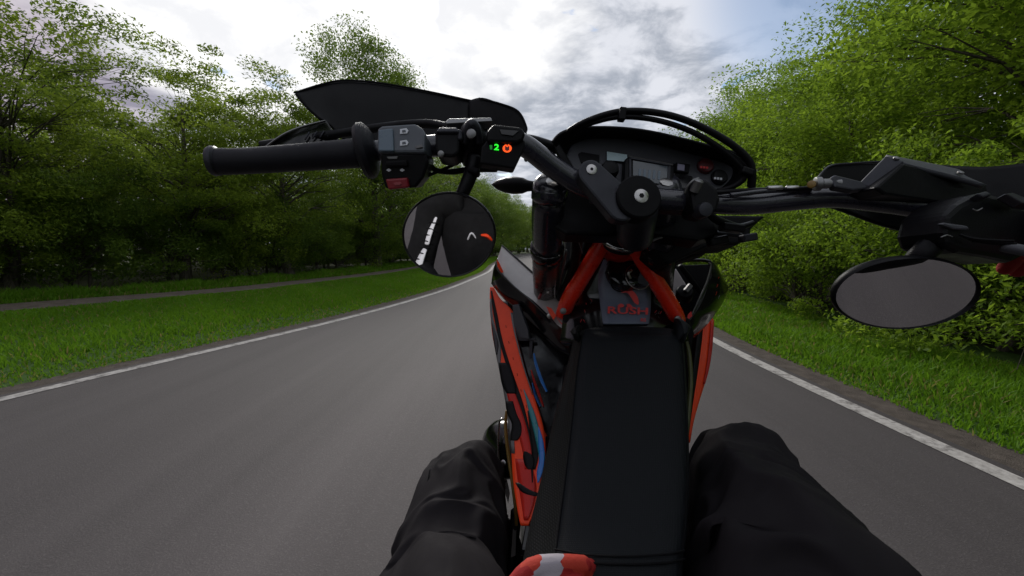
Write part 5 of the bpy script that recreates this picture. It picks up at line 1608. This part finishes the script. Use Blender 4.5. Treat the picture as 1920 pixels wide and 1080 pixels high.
# gloves: a palm, four fingers and a thumb grown together into one skin
def glove_mat():
    m, nt, b = new_mat('red_white_glove')
    tcn = nt.nodes.new('ShaderNodeTexCoord')
    v = nt.nodes.new('ShaderNodeTexVoronoi'); v.inputs['Scale'].default_value = 40.0; v.inputs['Randomness'].default_value = 0.9
    nz = nt.nodes.new('ShaderNodeTexNoise'); nz.inputs['Scale'].default_value = 40.0
    nt.links.new(tcn.outputs['Object'], nz.inputs['Vector'])
    add = nt.nodes.new('ShaderNodeVectorMath'); add.operation = 'MULTIPLY_ADD'
    nt.links.new(nz.outputs['Color'], add.inputs[0]); add.inputs[1].default_value = (0.02, 0.02, 0.02)
    nt.links.new(tcn.outputs['Object'], add.inputs[2]); nt.links.new(add.outputs[0], v.inputs['Vector'])
    sp = nt.nodes.new('ShaderNodeSeparateColor'); nt.links.new(v.outputs['Color'], sp.inputs[0])
    cr_ = nt.nodes.new('ShaderNodeValToRGB'); cr_.color_ramp.interpolation = 'CONSTANT'
    e = cr_.color_ramp.elements; e[0].position = 0; e[0].color = (0.36, 0.012, 0.012, 1); e[1].position = 0.56; e[1].color = (0.42, 0.38, 0.42, 1)
    q = e.new(0.86); q.color = (0.50, 0.04, 0.02, 1)
    nt.links.new(sp.outputs[0], cr_.inputs[0]); nt.links.new(cr_.outputs[0], b.inputs['Base Color'])
    b.inputs['Roughness'].default_value = 0.8
    bp = nt.nodes.new('ShaderNodeBump'); bp.inputs['Strength'].default_value = .5; bp.inputs['Distance'].default_value = .001
    n2 = nt.nodes.new('ShaderNodeTexNoise'); n2.inputs['Scale'].default_value = 900
    nt.links.new(tcn.outputs['Object'], n2.inputs['Vector']); nt.links.new(n2.outputs['Fac'], bp.inputs['Height']); nt.links.new(bp.outputs[0], b.inputs['Normal'])
    return m


M_glove = glove_mat()


def hand(name, wrist, knuck_dir, across, nrm, mat, curl, thumb_side=1, cuff=True):
    """wrist point; unit vectors: along the hand, across it (towards the thumb), out of its back"""
    L, A, N = knuck_dir.normalized(), across.normalized(), nrm.normalized()
    V = []; F = []
    def add(pts, seg=12, flat=1.0, n=4):
        Ax = cr([(*p, r) for p, r in pts], n)
        ps = [Vector(a[:3]) for a in Ax]; rs = [a[3] for a in Ax]
        d0 = (ps[0] - ps[1]).normalized(); d1 = (ps[-1] - ps[-2]).normalized()
        ps = [ps[0] + d0 * rs[0] * .6] + ps + [ps[-1] + d1 * rs[-1] * .45, ps[-1] + d1 * rs[-1] * .8]; rs = [rs[0] * .5] + rs + [rs[-1] * .8, rs[-1] * .35]
        base = len(V)
        for i, (p, r) in enumerate(zip(ps, rs)):
            t = (ps[min(i + 1, len(ps) - 1)] - ps[max(i - 1, 0)]).normalized()
            u = (A - t * A.dot(t)).normalized(); w = t.cross(u)
            for k in range(seg):
                a = 2 * PI * k / seg
                V.append(p + u * math.cos(a) * r + w * math.sin(a) * r * flat)
        for i in range(len(ps) - 1):
            for k in range(seg):
                a = base + i * seg + k; b = base + i * seg + (k + 1) % seg
                F.append((a, b, b + seg, a + seg))
        F.append(tuple(range(base + seg - 1, base - 1, -1))); m_ = base + (len(ps) - 1) * seg; F.append(tuple(range(m_, m_ + seg)))
    add([(wrist - L * .05, .034), (wrist, .031), (wrist + L * .035, .037), (wrist + L * .07, .042), (wrist + L * .092, .040)], 20, .45)
    for q, (off, ln, r) in enumerate(((.032, .072, .0100), (.011, .080, .0104), (-.011, .075, .0100), (-.031, .060, .0090))):
        k0 = wrist + L * (.086 - .004 * abs(q - 1)) + A * off + N * .003
        d = L; p = k0; pts = [(k0 - L * .02, r * 1.1), (k0, r * 1.12)]
        for j, s in enumerate((.42, .32, .26)):
            ang = curl[j]
            d = (d * math.cos(ang) - N * math.sin(ang)).normalized()
            # keep turning about the across axis
            p = p + d * ln * s
            pts.append((p, r * (1 - .06 * j)))
            Nn = N
        add(pts, 10, 1.0, 3)
    tb = wrist + L * .03 + A * .030
    add([(tb - A * .01, .014), (tb + (A * .35 + L * .8 + N * .1) * .030, .0130), (tb + (A * .22 + L * 1.1 + N * .05) * .052, .0115), (tb + (A * .10 + L * 1.2 - N * .05) * .072, .0105)], 10, 1.0, 3)
    o = mk(name, V, F, mat, person, True, 0)
    rm = o.modifiers.new('remesh', 'REMESH'); rm.mode = 'VOXEL'; rm.voxel_size = .0022; rm.use_smooth_shade = True
    s_ = o.modifiers.new('smooth', 'SMOOTH'); s_.iterations = 3; s_.factor = .5
    return o


# left hand lies on the seat in front of the rider, fingers to the right
hand('glove', P(912, 1160, .475), CV(.95, .06, .10), CV(-.05, .90, .42), CV(.02, .42, -.90), M_glove, (.35, .55, .5))
# right hand round the throttle grip at the picture's edge
hand('glove', P(2150, 525, .415), CV(.28, .55, .75), CV(-.93, .05, .1), CV(-.10, .75, -.6), M_glove, (.9, 1.0, .8))

# seams down the trouser legs
for pts in ([(P(740, 1090, .66), .0014), (P(770, 1010, .72), .0014), (P(796, 930, .78), .0014), (P(806, 880, .82), .0014)],):
    tube('leg_seam', pts, M_blk_soft, tr, seg=6)
